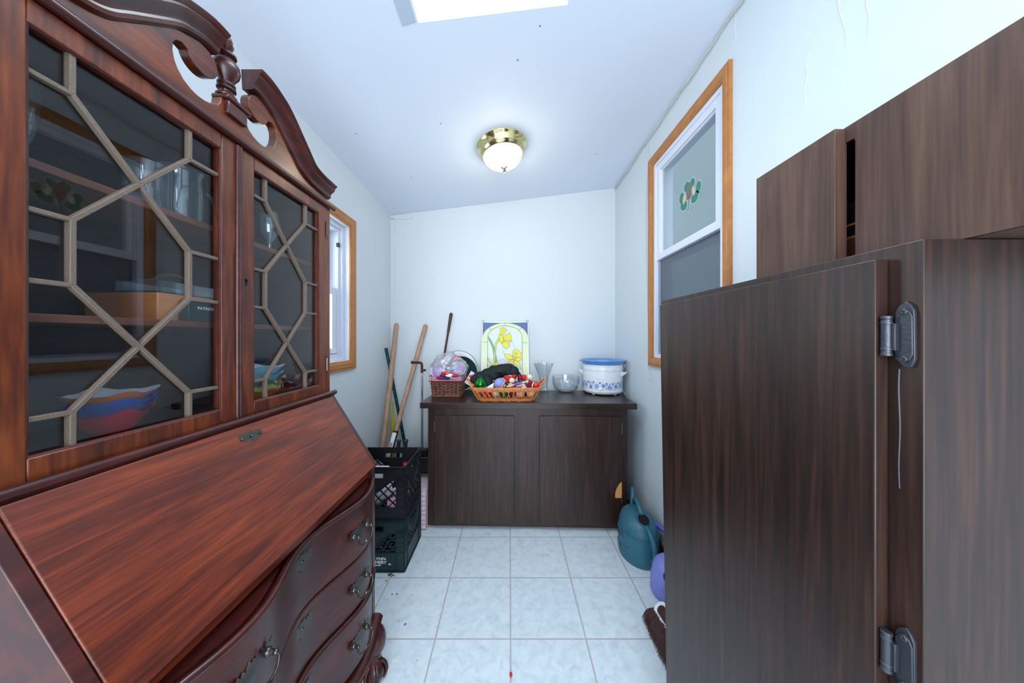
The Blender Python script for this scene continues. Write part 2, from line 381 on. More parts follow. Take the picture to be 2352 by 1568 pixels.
WM = {}
def build(name, m, mats, parent=None, bevel=0.0, seg=2, local=False, angle=38, world_origin=False, kind=None, label=None, solid=0):
    mats = mats if isinstance(mats, (list, tuple)) else [mats]
    if parent is not None:
        W = WM[parent.name]
        inv = Matrix.Identity(4) if local else W.inverted()
        vs = [inv @ Vector(v) for v in m.v]; loc = Vector((0, 0, 0))
    else:
        W = Matrix.Identity(4)
        if world_origin: loc = Vector((0, 0, 0))
        else:
            xs = [v[0] for v in m.v]; ys = [v[1] for v in m.v]; zs = [v[2] for v in m.v]
            loc = Vector(((min(xs) + max(xs)) / 2, (min(ys) + max(ys)) / 2, min(zs)))
        vs = [Vector(v) - loc for v in m.v]
    me = bpy.data.meshes.new(name); me.from_pydata([tuple(v) for v in vs], [], m.f)
    for x in mats: me.materials.append(MT[x] if isinstance(x, str) else x)
    me.polygons.foreach_set('material_index', m.m)
    me.polygons.foreach_set('use_smooth', [True] * len(m.f))
    import bmesh
    bm = bmesh.new(); bm.from_mesh(me); bmesh.ops.recalc_face_normals(bm, faces=bm.faces); bm.to_mesh(me); bm.free()
    me.set_sharp_from_angle(angle=math.radians(angle))
    me.update()
    o = bpy.data.objects.new(name, me); COL.objects.link(o); o.location = loc
    if parent is not None:
        o.parent = parent; WM[o.name] = W
    else: WM[o.name] = Matrix.Translation(loc)
    if solid:
        md = o.modifiers.new('thick', 'SOLIDIFY'); md.thickness = solid; md.offset = 0
    if bevel:
        md = o.modifiers.new('soft_edges', 'BEVEL'); md.width = bevel; md.segments = seg; md.limit_method = 'ANGLE'; md.angle_limit = math.radians(40)
    if kind: o['kind'] = kind
    if label: o['label'] = label
    return o

def thing(name, label, cat, loc=(0, 0, 0), rotz=0.0, group=None):
    o = bpy.data.objects.new(name, None); COL.objects.link(o)
    o.empty_display_size = 0.05
    o.location = loc; o.rotation_euler = (0, 0, rotz)
    o['label'] = label; o['category'] = cat
    if group: o['group'] = group
    WM[o.name] = Matrix.Translation(loc) @ Matrix.Rotation(rotz, 4, 'Z')
    return o

def tag(o, label, cat, group=None, kind=None):
    o['label'] = label; o['category'] = cat
    if group: o['group'] = group
    if kind: o['kind'] = kind
    return o

def struct(name, m, mats, parent=None, **k):
    o = build(name, m, mats, parent, world_origin=(parent is None), **k)
    if parent is None: o['kind'] = 'structure'
    return o

def sroot(name):
    o = bpy.data.objects.new(name, None); COL.objects.link(o); o['kind'] = 'structure'; WM[o.name] = Matrix.Identity(4)
    return o

def text(name, s, size, matname, parent, origin, xdir, ydir, depth=0.0004, align='LEFT', space=1.0, bold=0.0, wide=1.0):
    c = bpy.data.curves.new(name, 'FONT'); c.body = s; c.size = size; c.extrude = depth; c.align_x = align; c.space_character = space; c.offset = bold
    c.materials.append(MT[matname])
    o = bpy.data.objects.new(name, c); COL.objects.link(o)
    x = Vector(xdir).normalized(); y = Vector(ydir).normalized(); z = x.cross(y)
    mw = Matrix((x, y, z)).transposed().to_4x4(); mw.translation = Vector(origin)
    bpy.context.view_layer.update()
    me = bpy.data.meshes.new_from_object(o); bpy.data.objects.remove(o); me.name = name
    for v in me.vertices: v.co.x *= wide
    o = bpy.data.objects.new(name, me); COL.objects.link(o)
    o.parent = parent; o.matrix_local = WM[parent.name].inverted() @ mw
    return o

def smooth_path(pts, n=6):
    out = []
    P = [Vector(p) for p in pts]
    for i in range(len(P) - 1):
        p0 = P[max(i - 1, 0)]; p1 = P[i]; p2 = P[i + 1]; p3 = P[min(i + 2, len(P) - 1)]
        for k in range(n):
            t = k / n
            out.append(0.5 * ((2 * p1) + (p2 - p0) * t + (2 * p0 - 5 * p1 + 4 * p2 - p3) * t * t + (3 * p1 - p0 - 3 * p2 + p3) * t ** 3))
    out.append(P[-1])
    return out

def at(px, py, D):
    return Vector(((px - CX) * D / F, D, H - (py - CY) * D / F))

def copy_tree(o, parent=None):
    c = o.copy(); COL.objects.link(c)
    if parent is not None: c.parent = parent
    for ch in list(o.children): copy_tree(ch, c)
    return c

# ================================================================== ROOM
def holed(m, plane, x, a0, a1, b0, b1, h, zfun=None):
    """a wall in the plane X=x with a rectangular opening h=(d0,d1,z0,z1)"""
    d0, d1, z0, z1 = h
    for (p0, p1, q0, q1) in ((a0, d0, b0, b1), (d1, a1, b0, b1), (d0, d1, b0, z0), (d0, d1, z1, b1)):
        m.add([(x, p0, q0), (x, p1, q0), (x, p1, q1), (x, p0, q1)], [(0, 1, 2, 3)])
LWIN = (1.196, 1.796, 1.101, 1.906)
RWIN = (1.191, 1.772, 1.118, 2.267)
m = M(); m.add([(WL - 1, WF, 0), (WR + 0.02, WF, 0), (WR + 0.02, WB + 0.02, 0), (WL - 1, WB + 0.02, 0)], [(0, 1, 2, 3)])
struct('floor', m, 'floor')
m = M(); holed(m, 'x', WL, WF, WB, 0, 2.42, LWIN); struct('wall_left', m, 'wall')
m = M(); holed(m, 'x', WR, WF, WB, 0, 2.66, RWIN)
# paint drips and wrinkles standing proud of the right wall
for (y0, z0, y1, z1) in ((0.80, 2.30, 0.76, 1.98), (0.72, 2.26, 0.715, 1.95), (0.86, 2.06, 0.87, 1.90), (0.60, 2.24, 0.59, 2.12), (1.135, 2.50, 1.137, 2.37)):
    pts = [(WR, y0 + (y1 - y0) * t / 10 + 0.003 * math.sin(t * 1.3), z0 + (z1 - z0) * t / 10) for t in range(11)]
    m.tube(pts, [0.0005 + 0.0010 * math.sin(PI * (t + .5) / 11) for t in range(11)], 6)
struct('wall_right', m, 'wallR')
m = M(); m.add([(WL, WB, 0), (WR, WB, 0), (WR, WB, 2.62), (WL, WB, 2.4)], [(0, 1, 2, 3)]); struct('wall_back', m, 'wall')
# rear wall behind the camera with a doorway
m = M()
for (x0, x1, z0, z1) in ((WL, -0.75, 0, 2.66), (0.72, WR, 0, 2.66), (-0.75, 0.72, 2.12, 2.66)):
    m.add([(x0, WF, z0), (x1, WF, z0), (x1, WF, z1), (x0, WF, z1)], [(0, 1, 2, 3)])
struct('wall_front', m, 'wall')
# ceiling with the skylight opening
SK = (-0.324, 0.204, 0.36, 1.05)
m = M(); xs = [WL - 0.01, SK[0], SK[1], WR + 0.01]; ys = [WF, SK[2], SK[3], WB + 0.01]
for i in range(3):
    for j in range(3):
        if i == 1 and j == 1: continue
        q = [(xs[i], ys[j]), (xs[i + 1], ys[j]), (xs[i + 1], ys[j + 1]), (xs[i], ys[j + 1])]
        m.add([(x, y, ceil_z(x, y)) for x, y in q], [(0, 1, 2, 3)])
struct('ceiling', m, 'ceil')
m = M(); ZT = 2.80
for (xa, ya), (xb, yb) in (((SK[0], SK[3]), (SK[1], SK[3])), ((SK[0], SK[2]), (SK[1], SK[2])), ((SK[0], SK[2]), (SK[0], SK[3])), ((SK[1], SK[2]), (SK[1], SK[3]))):
    m.add([(xa, ya, ceil_z(xa, ya)), (xb, yb, ceil_z(xb, yb)), (xb, yb, ZT), (xa, ya, ZT)], [(0, 1, 2, 3)])
sk = sroot('window_3'); struct('skylight_well', m, 'wall', sk)
m = M()
for (a, b, c, d) in ((SK[0] - .03, SK[1] + .03, SK[2] - .03, SK[2] + .02), (SK[0] - .03, SK[1] + .03, SK[3] - .02, SK[3] + .03), (SK[0] - .03, SK[0] + .02, SK[2], SK[3]), (SK[1] - .02, SK[1] + .03, SK[2], SK[3])):
    m.box(a, b, c, d, ZT, ZT + 0.04)
build('skylight_frame', m, 'vinyl', sk)
m = M(); m.box(SK[0], SK[1], SK[2], SK[3], ZT + 0.015, ZT + 0.02); build('pane', m, 'pane', sk)
m = M()
q = [(-0.382, 0.42), (-0.331, 0.42), (-0.331, 1.042), (-0.382, 1.05)]
m.add([(x, y, ceil_z(x, y) - 0.003) for x, y in q] + [(x, y, ceil_z(x, y) + 0.001) for x, y in q], [(0, 1, 2, 3), (4, 5, 6, 7), (0, 1, 5, 4), (1, 2, 6, 5), (2, 3, 7, 6), (3, 0, 4, 7)])
struct('trim_1', m, 'strip')
m = M(); m.box(WR - 0.014, WR, 0.0, WB, 0, 0.07); struct('baseboard_right', m, 'base', bevel=0.003)
m = M(); m.box(WL, WL + 0.014, 1.1, WB, 0, 0.07); struct('baseboard_left', m, 'base', bevel=0.003)
m = M(); m.box(WL, WL + 0.17, WB - 0.006, WB, 2.207, 2.237); m.box(WL, WL + 0.03, WB - 0.006, WB, 0.07, 2.21); struct('trim_2', m, 'wall')
m = M()
for (px, py) in ((1012, 284), (817, 307), (944, 407), (1072, 463), (1368, 354), (1189, 138), (1240, 60), (905, 478), (1130, 611)):
    u_, v_ = (px - CX) / F, (CY - py) / F      # a ray meets the sloping ceiling plane
    D = (ceil_z(0, 0) - H) / (v_ - 0.1223 * u_ + 0.027)
    if D < WB - .02: m.ball((u_ * D, D, ceil_z(u_ * D, D)), .0035, 8, sc=(1, 1, .4))
o = build('ceiling_specks', m, 'debris'); o['label'] = 'small dark pin holes and specks scattered on the ceiling'; o['category'] = 'specks'; o['kind'] = 'stuff'
# outside the right window: dull siding of the next house
m = M(); m.box(2.1, 2.15, -1.5, 7.5, -0.5, 3.6); struct('wall_outside', m, 'outside')
m = M(); m.box(-6, 9, -4, 10, -0.56, -0.5); struct('ground_outside', m, 'outside')

def casing(name, root, x, s, h, w, wn, proud):
    """stepped oak trim round an opening; s points into the room"""
    d0, d1, z0, z1 = h
    m = M()
    o = (d0 - wn, d1 + w, z0 - w, z1 + w)
    prof = [(0, 0), (0, proud * .55), (.12, proud * .62), (.25, proud), (.72, proud), (.80, proud * .72), (.88, proud * .85), (1, proud * .8), (1, 0)]
    cor_i = [(d0, z0), (d1, z0), (d1, z1), (d0, z1)]; cor_o = [(o[0], o[2]), (o[1], o[2]), (o[1], o[3]), (o[0], o[3])]
    k = len(prof); vs = []
    for (ci, co) in zip(cor_i, cor_o):
        for t, b in prof:
            vs.append((x + s * b, ci[0] + (co[0] - ci[0]) * t, ci[1] + (co[1] - ci[1]) * t))
    fs = [(i * k + j, ((i + 1) % 4) * k + j, ((i + 1) % 4) * k + (j + 1) % k, i * k + (j + 1) % k) for i in range(4) for j in range(k)]
    m.add(vs, fs)
    build(name, m, 'oak', root, angle=25)

def ring(m, x0, x1, h, w, mi=0):
    d0, d1, z0, z1 = h
    m.box(x0, x1, d0, d0 + w, z0, z1, mi); m.box(x0, x1, d1 - w, d1, z0, z1, mi)
    m.box(x0, x1, d0 + w, d1 - w, z0, z0 + w, mi); m.box(x0, x1, d0 + w, d1 - w, z1 - w, z1, mi)

# ---- left window (window_1): deep white reveal
w1 = sroot('window_1'); casing('casing', w1, WL, 1, LWIN, 0.056, 0.056, 0.018)
m = M(); d0, d1, z0, z1 = LWIN
m.box(-1.12, WL, d0 - .01, d0, z0, z1); m.box(-1.12, WL, d1, d1 + .01, z0, z1); m.box(-1.12, WL, d0, d1, z0 - .01, z0); m.box(-1.12, WL, d0, d1, z1, z1 + .01)
build('reveal', m, 'vinyl', w1)
m = M(); ring(m, -1.10, -1.005, LWIN, 0.022); ring(m, -1.10, -1.02, (d0 + .022, d1 - .022, z0 + .022, z1 - .022), 0.016)
build('window_frame', m, 'vinyl', w1, bevel=0.002)
us = (d0 + .038, d1 - .038, 1.50, z1 - .038); ls = (d0 + .038, d1 - .038, z0 + .038, 1.53)
m = M(); ring(m, -1.085, -1.065, us, 0.035); build('upper_sash', m, 'vinyl', w1, bevel=0.002)
m = M(); ring(m, -1.055, -1.03, ls, 0.04); m.box(-1.035, -1.02, us[0] + .2, us[1] - .2, 1.525, 1.54); m.box(-1.03, -1.018, d1 - .10, d1 - .05, z0 + .045, z0 + .075)
build('lower_sash', m, 'vinyl', w1, bevel=0.002)
m = M(); m.box(-1.077, -1.074, us[0] + .035, us[1] - .035, us[2] + .035, us[3] - .035); build('upper_pane', m, 'pane', w1)
m = M(); m.box(-1.045, -1.042, ls[0] + .04, ls[1] - .04, ls[2] + .04, ls[3] - .04); build('lower_pane', m, 'pane', w1)
m = M(); m.box(-1.03, -1.015, d1 - .040, d1 - .028, 1.775, 1.80); build('sash_stop', m, 'black', w1)

# ---- right window (window_2): flush vinyl frame
w2 = sroot('window_2'); casing('casing', w2, WR, -1, RWIN, 0.052, 0.042, 0.018)
d0, d1, z0, z1 = RWIN
m = M(); ring(m, WR - .004, WR + .10, RWIN, 0.022); build('window_frame', m, 'vinyl', w2, bevel=0.002)
us = (d0 + .022, d1 - .022, 1.690, z1 - .022); ls = (d0 + .022, d1 - .022, z0 + .022, 1.70)
m = M(); ring(m, WR + .002, WR + .026, us, 0.036); ring(m, WR + .012, WR + .026, (us[0] + .036, us[1] - .036, us[2] + .036, us[3] - .036), 0.008)
build('upper_sash', m, 'vinyl', w2, bevel=0.002)
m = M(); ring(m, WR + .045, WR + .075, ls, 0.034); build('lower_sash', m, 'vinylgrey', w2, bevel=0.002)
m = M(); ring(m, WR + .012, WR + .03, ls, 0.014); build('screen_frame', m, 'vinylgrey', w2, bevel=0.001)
m = M(); m.box(WR + .016, WR + .019, us[0] + .036, us[1] - .036, us[2] + .036, us[3] - .036); build('upper_pane', m, 'pane', w2)
m = M(); m.box(WR + .020, WR + .021, ls[0] + .014, ls[1] - .014, ls[2] + .014, ls[3] - .014); build('insect_screen', m, 'screen', w2)
m = M(); m.box(WR + .058, WR + .061, ls[0] + .034, ls[1] - .034, ls[2] + .034, ls[3] - .034); build('lower_pane', m, 'pane', w2)

# shamrock cling on the upper pane
def disc(m, c, ry, rz, x, mi, rot=0.0, t=0.001, seg=24, u=(0, 1, 0)):
    pts = []
    for k in range(seg):
        a = 2 * PI * k / seg; p, q = ry * math.cos(a), rz * math.sin(a)
        pts.append((p * math.cos(rot) - q * math.sin(rot), p * math.sin(rot) + q * math.cos(rot)))
    m.prism(pts, (x, c[0], c[1]), u, (0, 0, 1), t, mi)
XS = WR + 0.0145
m = M()
def lobe(y, z, ry, rz, rot):
    disc(m, (y, z), ry + .004, rz + .004, XS - 0.0004, 3, rot, 0.0004)
    disc(m, (y, z), ry, rz, XS - 0.0012, 0, rot, 0.0006)
# towards the camera is -y, which appears on the right in the photograph
for q in ((1.4257, 1.984, .019, .021, 0), (1.4700, 1.986, .022, .024, .3), (1.3790, 1.940, .018, .027, 0), (1.5141, 1.951, .020, .026, .2), (1.4960, 1.904, .030, .024, .5), (1.4060, 1.905, .030, .024, -.5)):
    lobe(*q)
disc(m, (1.446, 1.960), .028, .030, XS - .0020, 2, 0, .0005)
disc(m, (1.4139, 1.939), .012, .024, XS - .0024, 1, -.3, .0005)
disc(m, (1.4890, 1.934), .013, .024, XS - .0024, 1, .2, .0005)
disc(m, (1.4516, 1.928), .015, .014, XS - .0028, 4, 0, .0005)
m.tube([(XS - .001, 1.450, 1.912), (XS - .001, 1.452, 1.885), (XS - .001, 1.459, 1.862)], .0016, 6, mi=0)
m.tube([(XS - .001, 1.443, 1.912), (XS - .001, 1.446, 1.885), (XS - .001, 1.453, 1.858)], .0012, 6, mi=3)
tag(build('shamrock_decal', m, ['stgreen', 'stbeige', 'stgrey', 'cable', 'stred']), 'green shamrock window cling with a small bear, on the upper pane of the right window', 'sticker')

# cable along the top of the right wall
m = M(); pts = []
for i in range(60):
    y = WB - 0.01 - i * 0.055
    pts.append((WR - .006, y, ceil_z(WR, y) - .014 + .004 * math.sin(i * .9) + (0.004 * math.sin(i * 2.3))))
m.tube(pts, .0030, 7)
m.tube([(p[0] + .002, p[1], p[2] - .010 - .004 * math.sin(i * .5)) for i, p in enumerate(pts[:28])], .0014, 6)
tag(build('phone_cable', m, 'cable'), 'thin off-white cable tacked along the top of the right wall under the ceiling', 'cable')
m = M(); m.tube(smooth_path([(WR - .006, 1.86, ceil_z(WR, 1.86) - .015), (WR - .007, 1.835, 2.36), (WR - .006, 1.845, 2.25), (WR - .006, 1.87, 2.05), (WR - .006, 1.865, 1.75), (WR - .006, 1.85, 1.5), (WR - .006, 1.835, 1.2), (WR - .012, 1.83, 1.04), (WR - .02, 1.79, 0.99), (WR - .012, 1.82, 0.97)], 6), .0022, 6)
tag(build('hanging_cable', m, 'cable'), 'loose thin white cable dropping down the wall beside the oak window casing', 'cable')

# ================================================================== CEILING LIGHT
cx, cyy = -0.049, 1.748
czz = ceil_z(cx, cyy)
nrm = Vector((0.1223, -0.027, -1)).normalized()
lt = thing('ceiling_light', 'lit round ceiling light with polished brass rim and white glass bowl', 'ceiling light', (cx, cyy, czz))
m = M(); m.lathe([(.148, 0), (.150, .006), (.146, .012), (.138, .020), (.132, .036), (.128, .042), (.131, .047), (.126, .052), (.122, .060), (.116, .062), (.112, .058), (.112, .02)], (cx, cyy, czz), 64, nrm, caps=False)
build('rim', m, 'brass', lt, angle=50)
m = M(); m.lathe([(.118, .052), (.117, .060), (.110, .078), (.094, .098), (.070, .115), (.042, .126), (.012, .131), (.0, .131)], (cx, cyy, czz), 48, nrm)
build('glass_bowl', m, 'dome', lt)
m = M(); m.lathe([(.019, .124), (.020, .129), (.014, .134), (.006, .137), (.004, .142), (.009, .147), (.009, .153), (.005, .160), (.0, .162)], (cx, cyy, czz), 20, nrm)
build('finial', m, 'oldbrass', lt)

# ================================================================== SECRETARY DESK
DL, DR = 0.3475, 1.0745
desk = thing('secretary_desk', 'tall red-brown mahogany secretary desk with glazed bookcase doors, slant lid and scrolled top', 'desk', (-0.72, 0.711, 0))
XF = -0.651
# upper case
m = M()
m.box(-.955, -.653, DL, DL + .023, 1.04, 1.71); m.box(-.955, -.653, DR - .023, DR, 1.04, 1.71)
m.box(-.955, -.655, DL, DR, 1.70, 1.716); m.box(-.955, -.645, DL - .004, DR + .004, 1.022, 1.039)
build('bookcase_case', m, 'mahZ', desk, bevel=.0015)
m = M(); m.box(-.958, -.95, DL + .002, DR - .002, 1.04, 1.70); m.box(-.95, -.675, DL + .023, DR - .023, 1.039, 1.048)
m.box(-.95, -.675, DL + .0235, DL + .0245, 1.04, 1.70); m.box(-.95, -.675, DR - .0245, DR - .0235, 1.04, 1.70); m.box(-.95, -.675, DL + .023, DR - .023, 1.698, 1.6995)
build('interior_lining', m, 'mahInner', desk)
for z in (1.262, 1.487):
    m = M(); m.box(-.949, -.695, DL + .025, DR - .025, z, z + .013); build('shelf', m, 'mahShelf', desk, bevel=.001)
# beads above and below the doors
m = M(); m.tube([(-.640, DL - .010, 1.044 - .004), (-.640, DR + .010, 1.040)], .008, 12); m.box(-.66, -.640, DL - .006, DR + .006, 1.026, 1.036)
build('waist_bead', m, 'mahDark', desk)
m = M(); m.tube([(-.646, DL - .012, 1.709), (-.646, DR + .012, 1.709)], .0085, 12); m.box(-.69, -.646, DL - .008, DR + .008, 1.702, 1.718)
build('cornice_bead', m, 'mahDark', desk)

def bookcase_door(d0, d1, g0, g1, hinge_side, meet):
    zb, zt, gb, gt = 1.040, 1.700, 1.0755, 1.666
    fr = M()
    fr.box(-.671, XF, d0, g0, zb, zt); fr.box(-.671, XF, g1, d1, zb, zt)
    fr.box(-.671, XF, g0, g1, zb, gb); fr.box(-.671, XF, g0, g1, gt, zt)
    door = build('door', fr, 'mahZ', desk, bevel=.0018)
    # worn inner bead
    b = M()
    for p, q in (((g0, gb), (g1, gb)), ((g1, gb), (g1, gt)), ((g1, gt), (g0, gt)), ((g0, gt), (g0, gb))):
        b.tube([(-.6555, p[0], p[1]), (-.6555, q[0], q[1])], .0035, 6)
    build('glazing_bead', b, 'mahDark', door)
    gl = M(); gl.box(-.6655, -.6635, g0 - .004, g1 + .004, gb - .004, gt + .004); build('glass', gl, 'doorglass', door)
    W = g1 - g0; y = lambda t: g0 + W * t
    z1, z2, z3, z4, z5, z6 = 1.605, 1.511, 1.416, 1.318, 1.223, 1.127
    L, Cc, R = .170, .470, .777
    seg = [((L, gt), (L, z1)), ((0, z1), (L, z1)), ((L, z1), (Cc, z2)), ((R, gt), (R, z1)), ((R, z1), (1, z1)), ((R, z1), (Cc, z2)),
           ((Cc, z2), (L, z3)), ((Cc, z2), (R, z3)), ((0, z3), (L, z3)), ((L, z3), (L, z4)), ((0, z4), (L, z4)), ((R, z3), (1, z3)), ((R, z3), (R, z4)), ((R, z4), (1, z4)),
           ((L, z4), (Cc, z5)), ((R, z4), (Cc, z5)), ((Cc, z5), (L, z6)), ((Cc, z5), (R, z6)), ((0, z6), (L, z6)), ((L, z6), (L, gb)), ((R, z6), (1, z6)), ((R, z6), (R, gb))]
    mu = M()
    for i, (a, c) in enumerate(seg):
        xx = -.6612 + (i % 5) * .00012
        mu.bar((xx, y(a[0]), a[1]), (xx, y(c[0]), c[1]), .0072, .0105 - (i % 3) * .0002, (0, 0, 1) if False else (1, 0, 0))
    build('glazing_bars', mu, 'lead', door, bevel=.0012)
    for z in (1.145, 1.622):
        hm = M(); yy = d1 + .0005 if hinge_side > 0 else d0 - .0005
        hm.tube([(-.649, yy, z - .022), (-.649, yy, z + .022)], .0032, 8)
        for e in (-.026, .026): hm.ball((-.649, yy, z + e), .0042, 8)
        build('hinge', hm, 'oldbrass', door)
    if meet:
        k = M(); disc(k, (.731, 1.381), .0042, .0042, XF - .001, 0, t=.0016); k.prism([(-.0022, 0), (.0022, 0), (.0026, -.014), (-.0026, -.014)], (XF - .001, .731, 1.381), (0, 1, 0), (0, 0, 1), .0016)
        build('keyhole', k, 'dark', door)
    return door
ld = bookcase_door(.3710, .7085, .3992, .6687, -1, False)
rd = bookcase_door(.7125, 1.0512, .7543, 1.0130, 1, True)
m = M()
for dy, r in ((-.0035, .0042), (.0040, .0042)): m.tube([(-.6495, .7098 + dy, 1.046), (-.6495, .7098 + dy, 1.697)], r, 10)
build('astragal', m, 'mahDark', ld)

# scrolled pediment
DC = .716
half = [(DR, 1.712), (DR, 1.7477), (.992, 1.749), (.962, 1.757), (.941, 1.7672), (.9076, 1.7966), (.8765, 1.826), (.852, 1.849), (.836, 1.8585), (.815, 1.868), (.795, 1.875)]
cdx, cdz, cr = .787, 1.8435, .0315
for a in range(95, 358, 12): half.append((cdx + cr * math.cos(math.radians(a)), cdz + cr * math.sin(math.radians(a))))
half += [(.8300, 1.8400), (.8392, 1.8349), (.8452, 1.824), (.8462, 1.808), (.8430, 1.792), (.8366, 1.779), (.826, 1.767), (.8118, 1.7593), (.798, 1.7565), (.7838, 1.7576), (.770, 1.762), (.7577, 1.7698), (.750, 1.781), (.748, 1.795)]
poly = half + [(2 * DC - d, z) for d, z in reversed(half)]
poly[-1] = (DL, 1.712); poly[-2] = (DL, 1.7477)
m = M(); m.prism(poly, (-.689, 0, 0), (0, 1, 0), (0, 0, 1), .022)
build('pediment', m, 'mahP', desk, angle=30, bevel=.0012)
prof = [(0, -.022), (0, .002), (.004, .009), (.010, .011), (.014, .010), (.020, .013), (.027, .022), (.034, .026), (.038, .025), (.042, .031), (.047, .034), (.049, .033), (.049, -.022)]
path = smooth_path([(0, .762, 1.8775), (0, .785, 1.878), (0, .812, 1.870), (0, .836, 1.8585), (0, .8765, 1.824), (0, .9076, 1.7966), (0, .941, 1.7672), (0, .975, 1.7525), (0, 1.020, 1.746), (0, 1.086, 1.744)], 6)
for sgn in (1, -1):
    P = [Vector((-.667, (p.y if sgn > 0 else 2 * DC - p.y), p.z)) for p in path]
    N = []
    for i in range(len(P)):
        t = (P[min(i + 1, len(P) - 1)] - P[max(i - 1, 0)]).normalized()
        n = Vector((0, -t.z, t.y)) if sgn > 0 else Vector((0, t.z, -t.y))
        N.append(n)
    m = M(); m.sweep(P, prof, N, (1, 0, 0)); build('crown_molding', m, 'mahDark', desk, angle=30)
m = M(); m.box(-.690, -.658, .692, .7435, 1.765, 1.797); build('finial_plinth', m, 'mahDark', desk, bevel=.003)
m = M(); m.box(-.694, -.654, .686, .7525, 1.797, 1.808); build('plinth_cap', m, 'mahDark', desk, bevel=.004)
m = M(); m.lathe([(.019, 0), (.020, .004), (.014, .008), (.011, .012), (.012, .016), (.018, .019), (.018, .023), (.013, .026), (.017, .030), (.017, .034), (.012, .038), (.017, .046), (.024, .058), (.026, .068), (.024, .080), (.017, .090), (.012, .096), (.019, .100), (.019, .104), (.012, .108), (.008, .114), (.012, .120), (.014, .126), (.010, .131), (.012, .136), (.010, .143), (.005, .150), (0, .153)], (-.675, .705, 1.808), 24)
build('finial', m, 'mahDark', desk)

# lower case
gab = [(-.955, .20), (-.955, 1.024), (-.636, 1.030), (-.481, .782), (-.488, .768), (-.488, .20)]
for y0 in (DL, DR - .0195):
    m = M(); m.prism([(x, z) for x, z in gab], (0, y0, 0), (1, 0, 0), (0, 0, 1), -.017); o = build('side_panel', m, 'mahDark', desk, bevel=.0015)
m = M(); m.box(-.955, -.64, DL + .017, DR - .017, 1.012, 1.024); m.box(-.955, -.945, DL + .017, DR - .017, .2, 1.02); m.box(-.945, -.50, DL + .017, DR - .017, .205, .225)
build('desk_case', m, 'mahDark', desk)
m = M()
sv = Vector((.154, 0, -.248)).normalized(); nv = Vector((.248, 0, .154)).normalized()
A = Vector((-.634, 0, 1.030)); Bp = Vector((-.480, 0, .782)); th = .017
vs = []
for y in (DL + .018, DR - .020):
    for p in (A, Bp, Bp - nv * th, A - nv * th): vs.append((p.x, y, p.z))
m.add(vs, [(0, 1, 2, 3), (7, 6, 5, 4), (0, 4, 5, 1), (1, 5, 6, 2), (2, 6, 7, 3), (3, 7, 4, 0)])
lid = build('slant_lid', m, 'mahY', desk, bevel=.002)

def plate(scale=1.0, tall=1.0):
    h = [(0, .024), (.004, .019), (.009, .027), (.013, .020), (.018, .014), (.023, .021), (.028, .013), (.034, .022), (.040, .016), (.047, .022), (.047, .012), (.052, .006), (.045, .001), (.048, -.008), (.041, -.006), (.038, -.015), (.031, -.009), (.026, -.018), (.019, -.012), (.014, -.022), (.008, -.018), (.004, -.027), (0, -.030)]
    p = [(a * scale, b * scale * tall) for a, b in h]
    return p + [(-a, b) for a, b in reversed(p[1:-1])]
c = Vector((-.634, .7078, 1.030)) + sv * .031
m = M(); m.prism(plate(.62), c + nv * .0002, (0, 1, 0), -sv, -.0022); m.ball(c + nv * .003, .0028, 8); 
for e in (-.026, .026): m.ball(c + nv * .002 + Vector((0, e, 0)) , .003, 8)
build('escutcheon', m, 'oldbrass', lid, label='tarnished brass keyhole plate')
m = M(); m.box(-.945, -.505, DL + .017, DR - .020, .742, .768); build('lid_rail', m, 'mahY', desk, bevel=.002)

def frontx(d): return -.483 - .025 * math.cos(PI * (d - .730) / .205)
def plan(off, y0, y1, back=-.93, n=60):
    pts = [(y0 + (y1 - y0) * i / n, frontx(y0 + (y1 - y0) * i / n) + off) for i in range(n + 1)]
    return pts + [(y1, back), (y0, back)]
def handle(d, z, parent):
    dx = (frontx(d + .01) - frontx(d - .01)) / .02
    u = Vector((dx, 1, 0)).normalized(); n = Vector((1, -dx, 0)).normalized(); o = Vector((frontx(d), d, z))
    h = M(); h.prism(plate(.88, 1.0), o + n * .0002, u, (0, 0, 1), .002)
    for e in (-1, 1):
        h.tube([o + u * .030 * e, o + u * .030 * e + n * .016], [.0055, .004], 8); h.ball(o + u * .030 * e + n * .018, .0055, 10)
        h.ball(o + u * .030 * e + n * .003, .008, 10, sc=(1, 1, 1))
    bail = smooth_path([o + u * -.030 + n * .017, o + u * -.034 + n * .021 + Vector((0, 0, -.010)), o + u * -.024 + n * .024 + Vector((0, 0, -.026)), o + u * -.008 + n * .025 + Vector((0, 0, -.029)), o + n * .025 + Vector((0, 0, -.026)),
                        o + u * .008 + n * .025 + Vector((0, 0, -.029)), o + u * .024 + n * .024 + Vector((0, 0, -.026)), o + u * .034 + n * .021 + Vector((0, 0, -.010)), o + u * .030 + n * .017], 5)
    h.tube(bail, .0026, 8); build('handle', h, 'oldbrass', parent)
def keyplate(d, z, parent):
    h = M(); h.prism(plate(.70, 1.25), (frontx(d) + .0002, d, z), (0, 1, 0), (0, 0, 1), .002); h.ball((frontx(d) + .002, d, z), .004, 8)
    build('escutcheon', h, 'oldbrass', parent)
for (z0, z1, hz, kz) in ((.570, .728, .648, .692), (.420, .566, .490, .528), (.243, .402, .325, .368)):
    m = M(); m.prism(plan(0, DL + .019, DR - .021), (0, 0, z0), (0, 1, 0), (1, 0, 0), -(z1 - z0))
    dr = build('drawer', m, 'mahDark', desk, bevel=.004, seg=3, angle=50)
    for d in (.527, .907): handle(d, hz, dr)
    keyplate(.722, kz, dr)
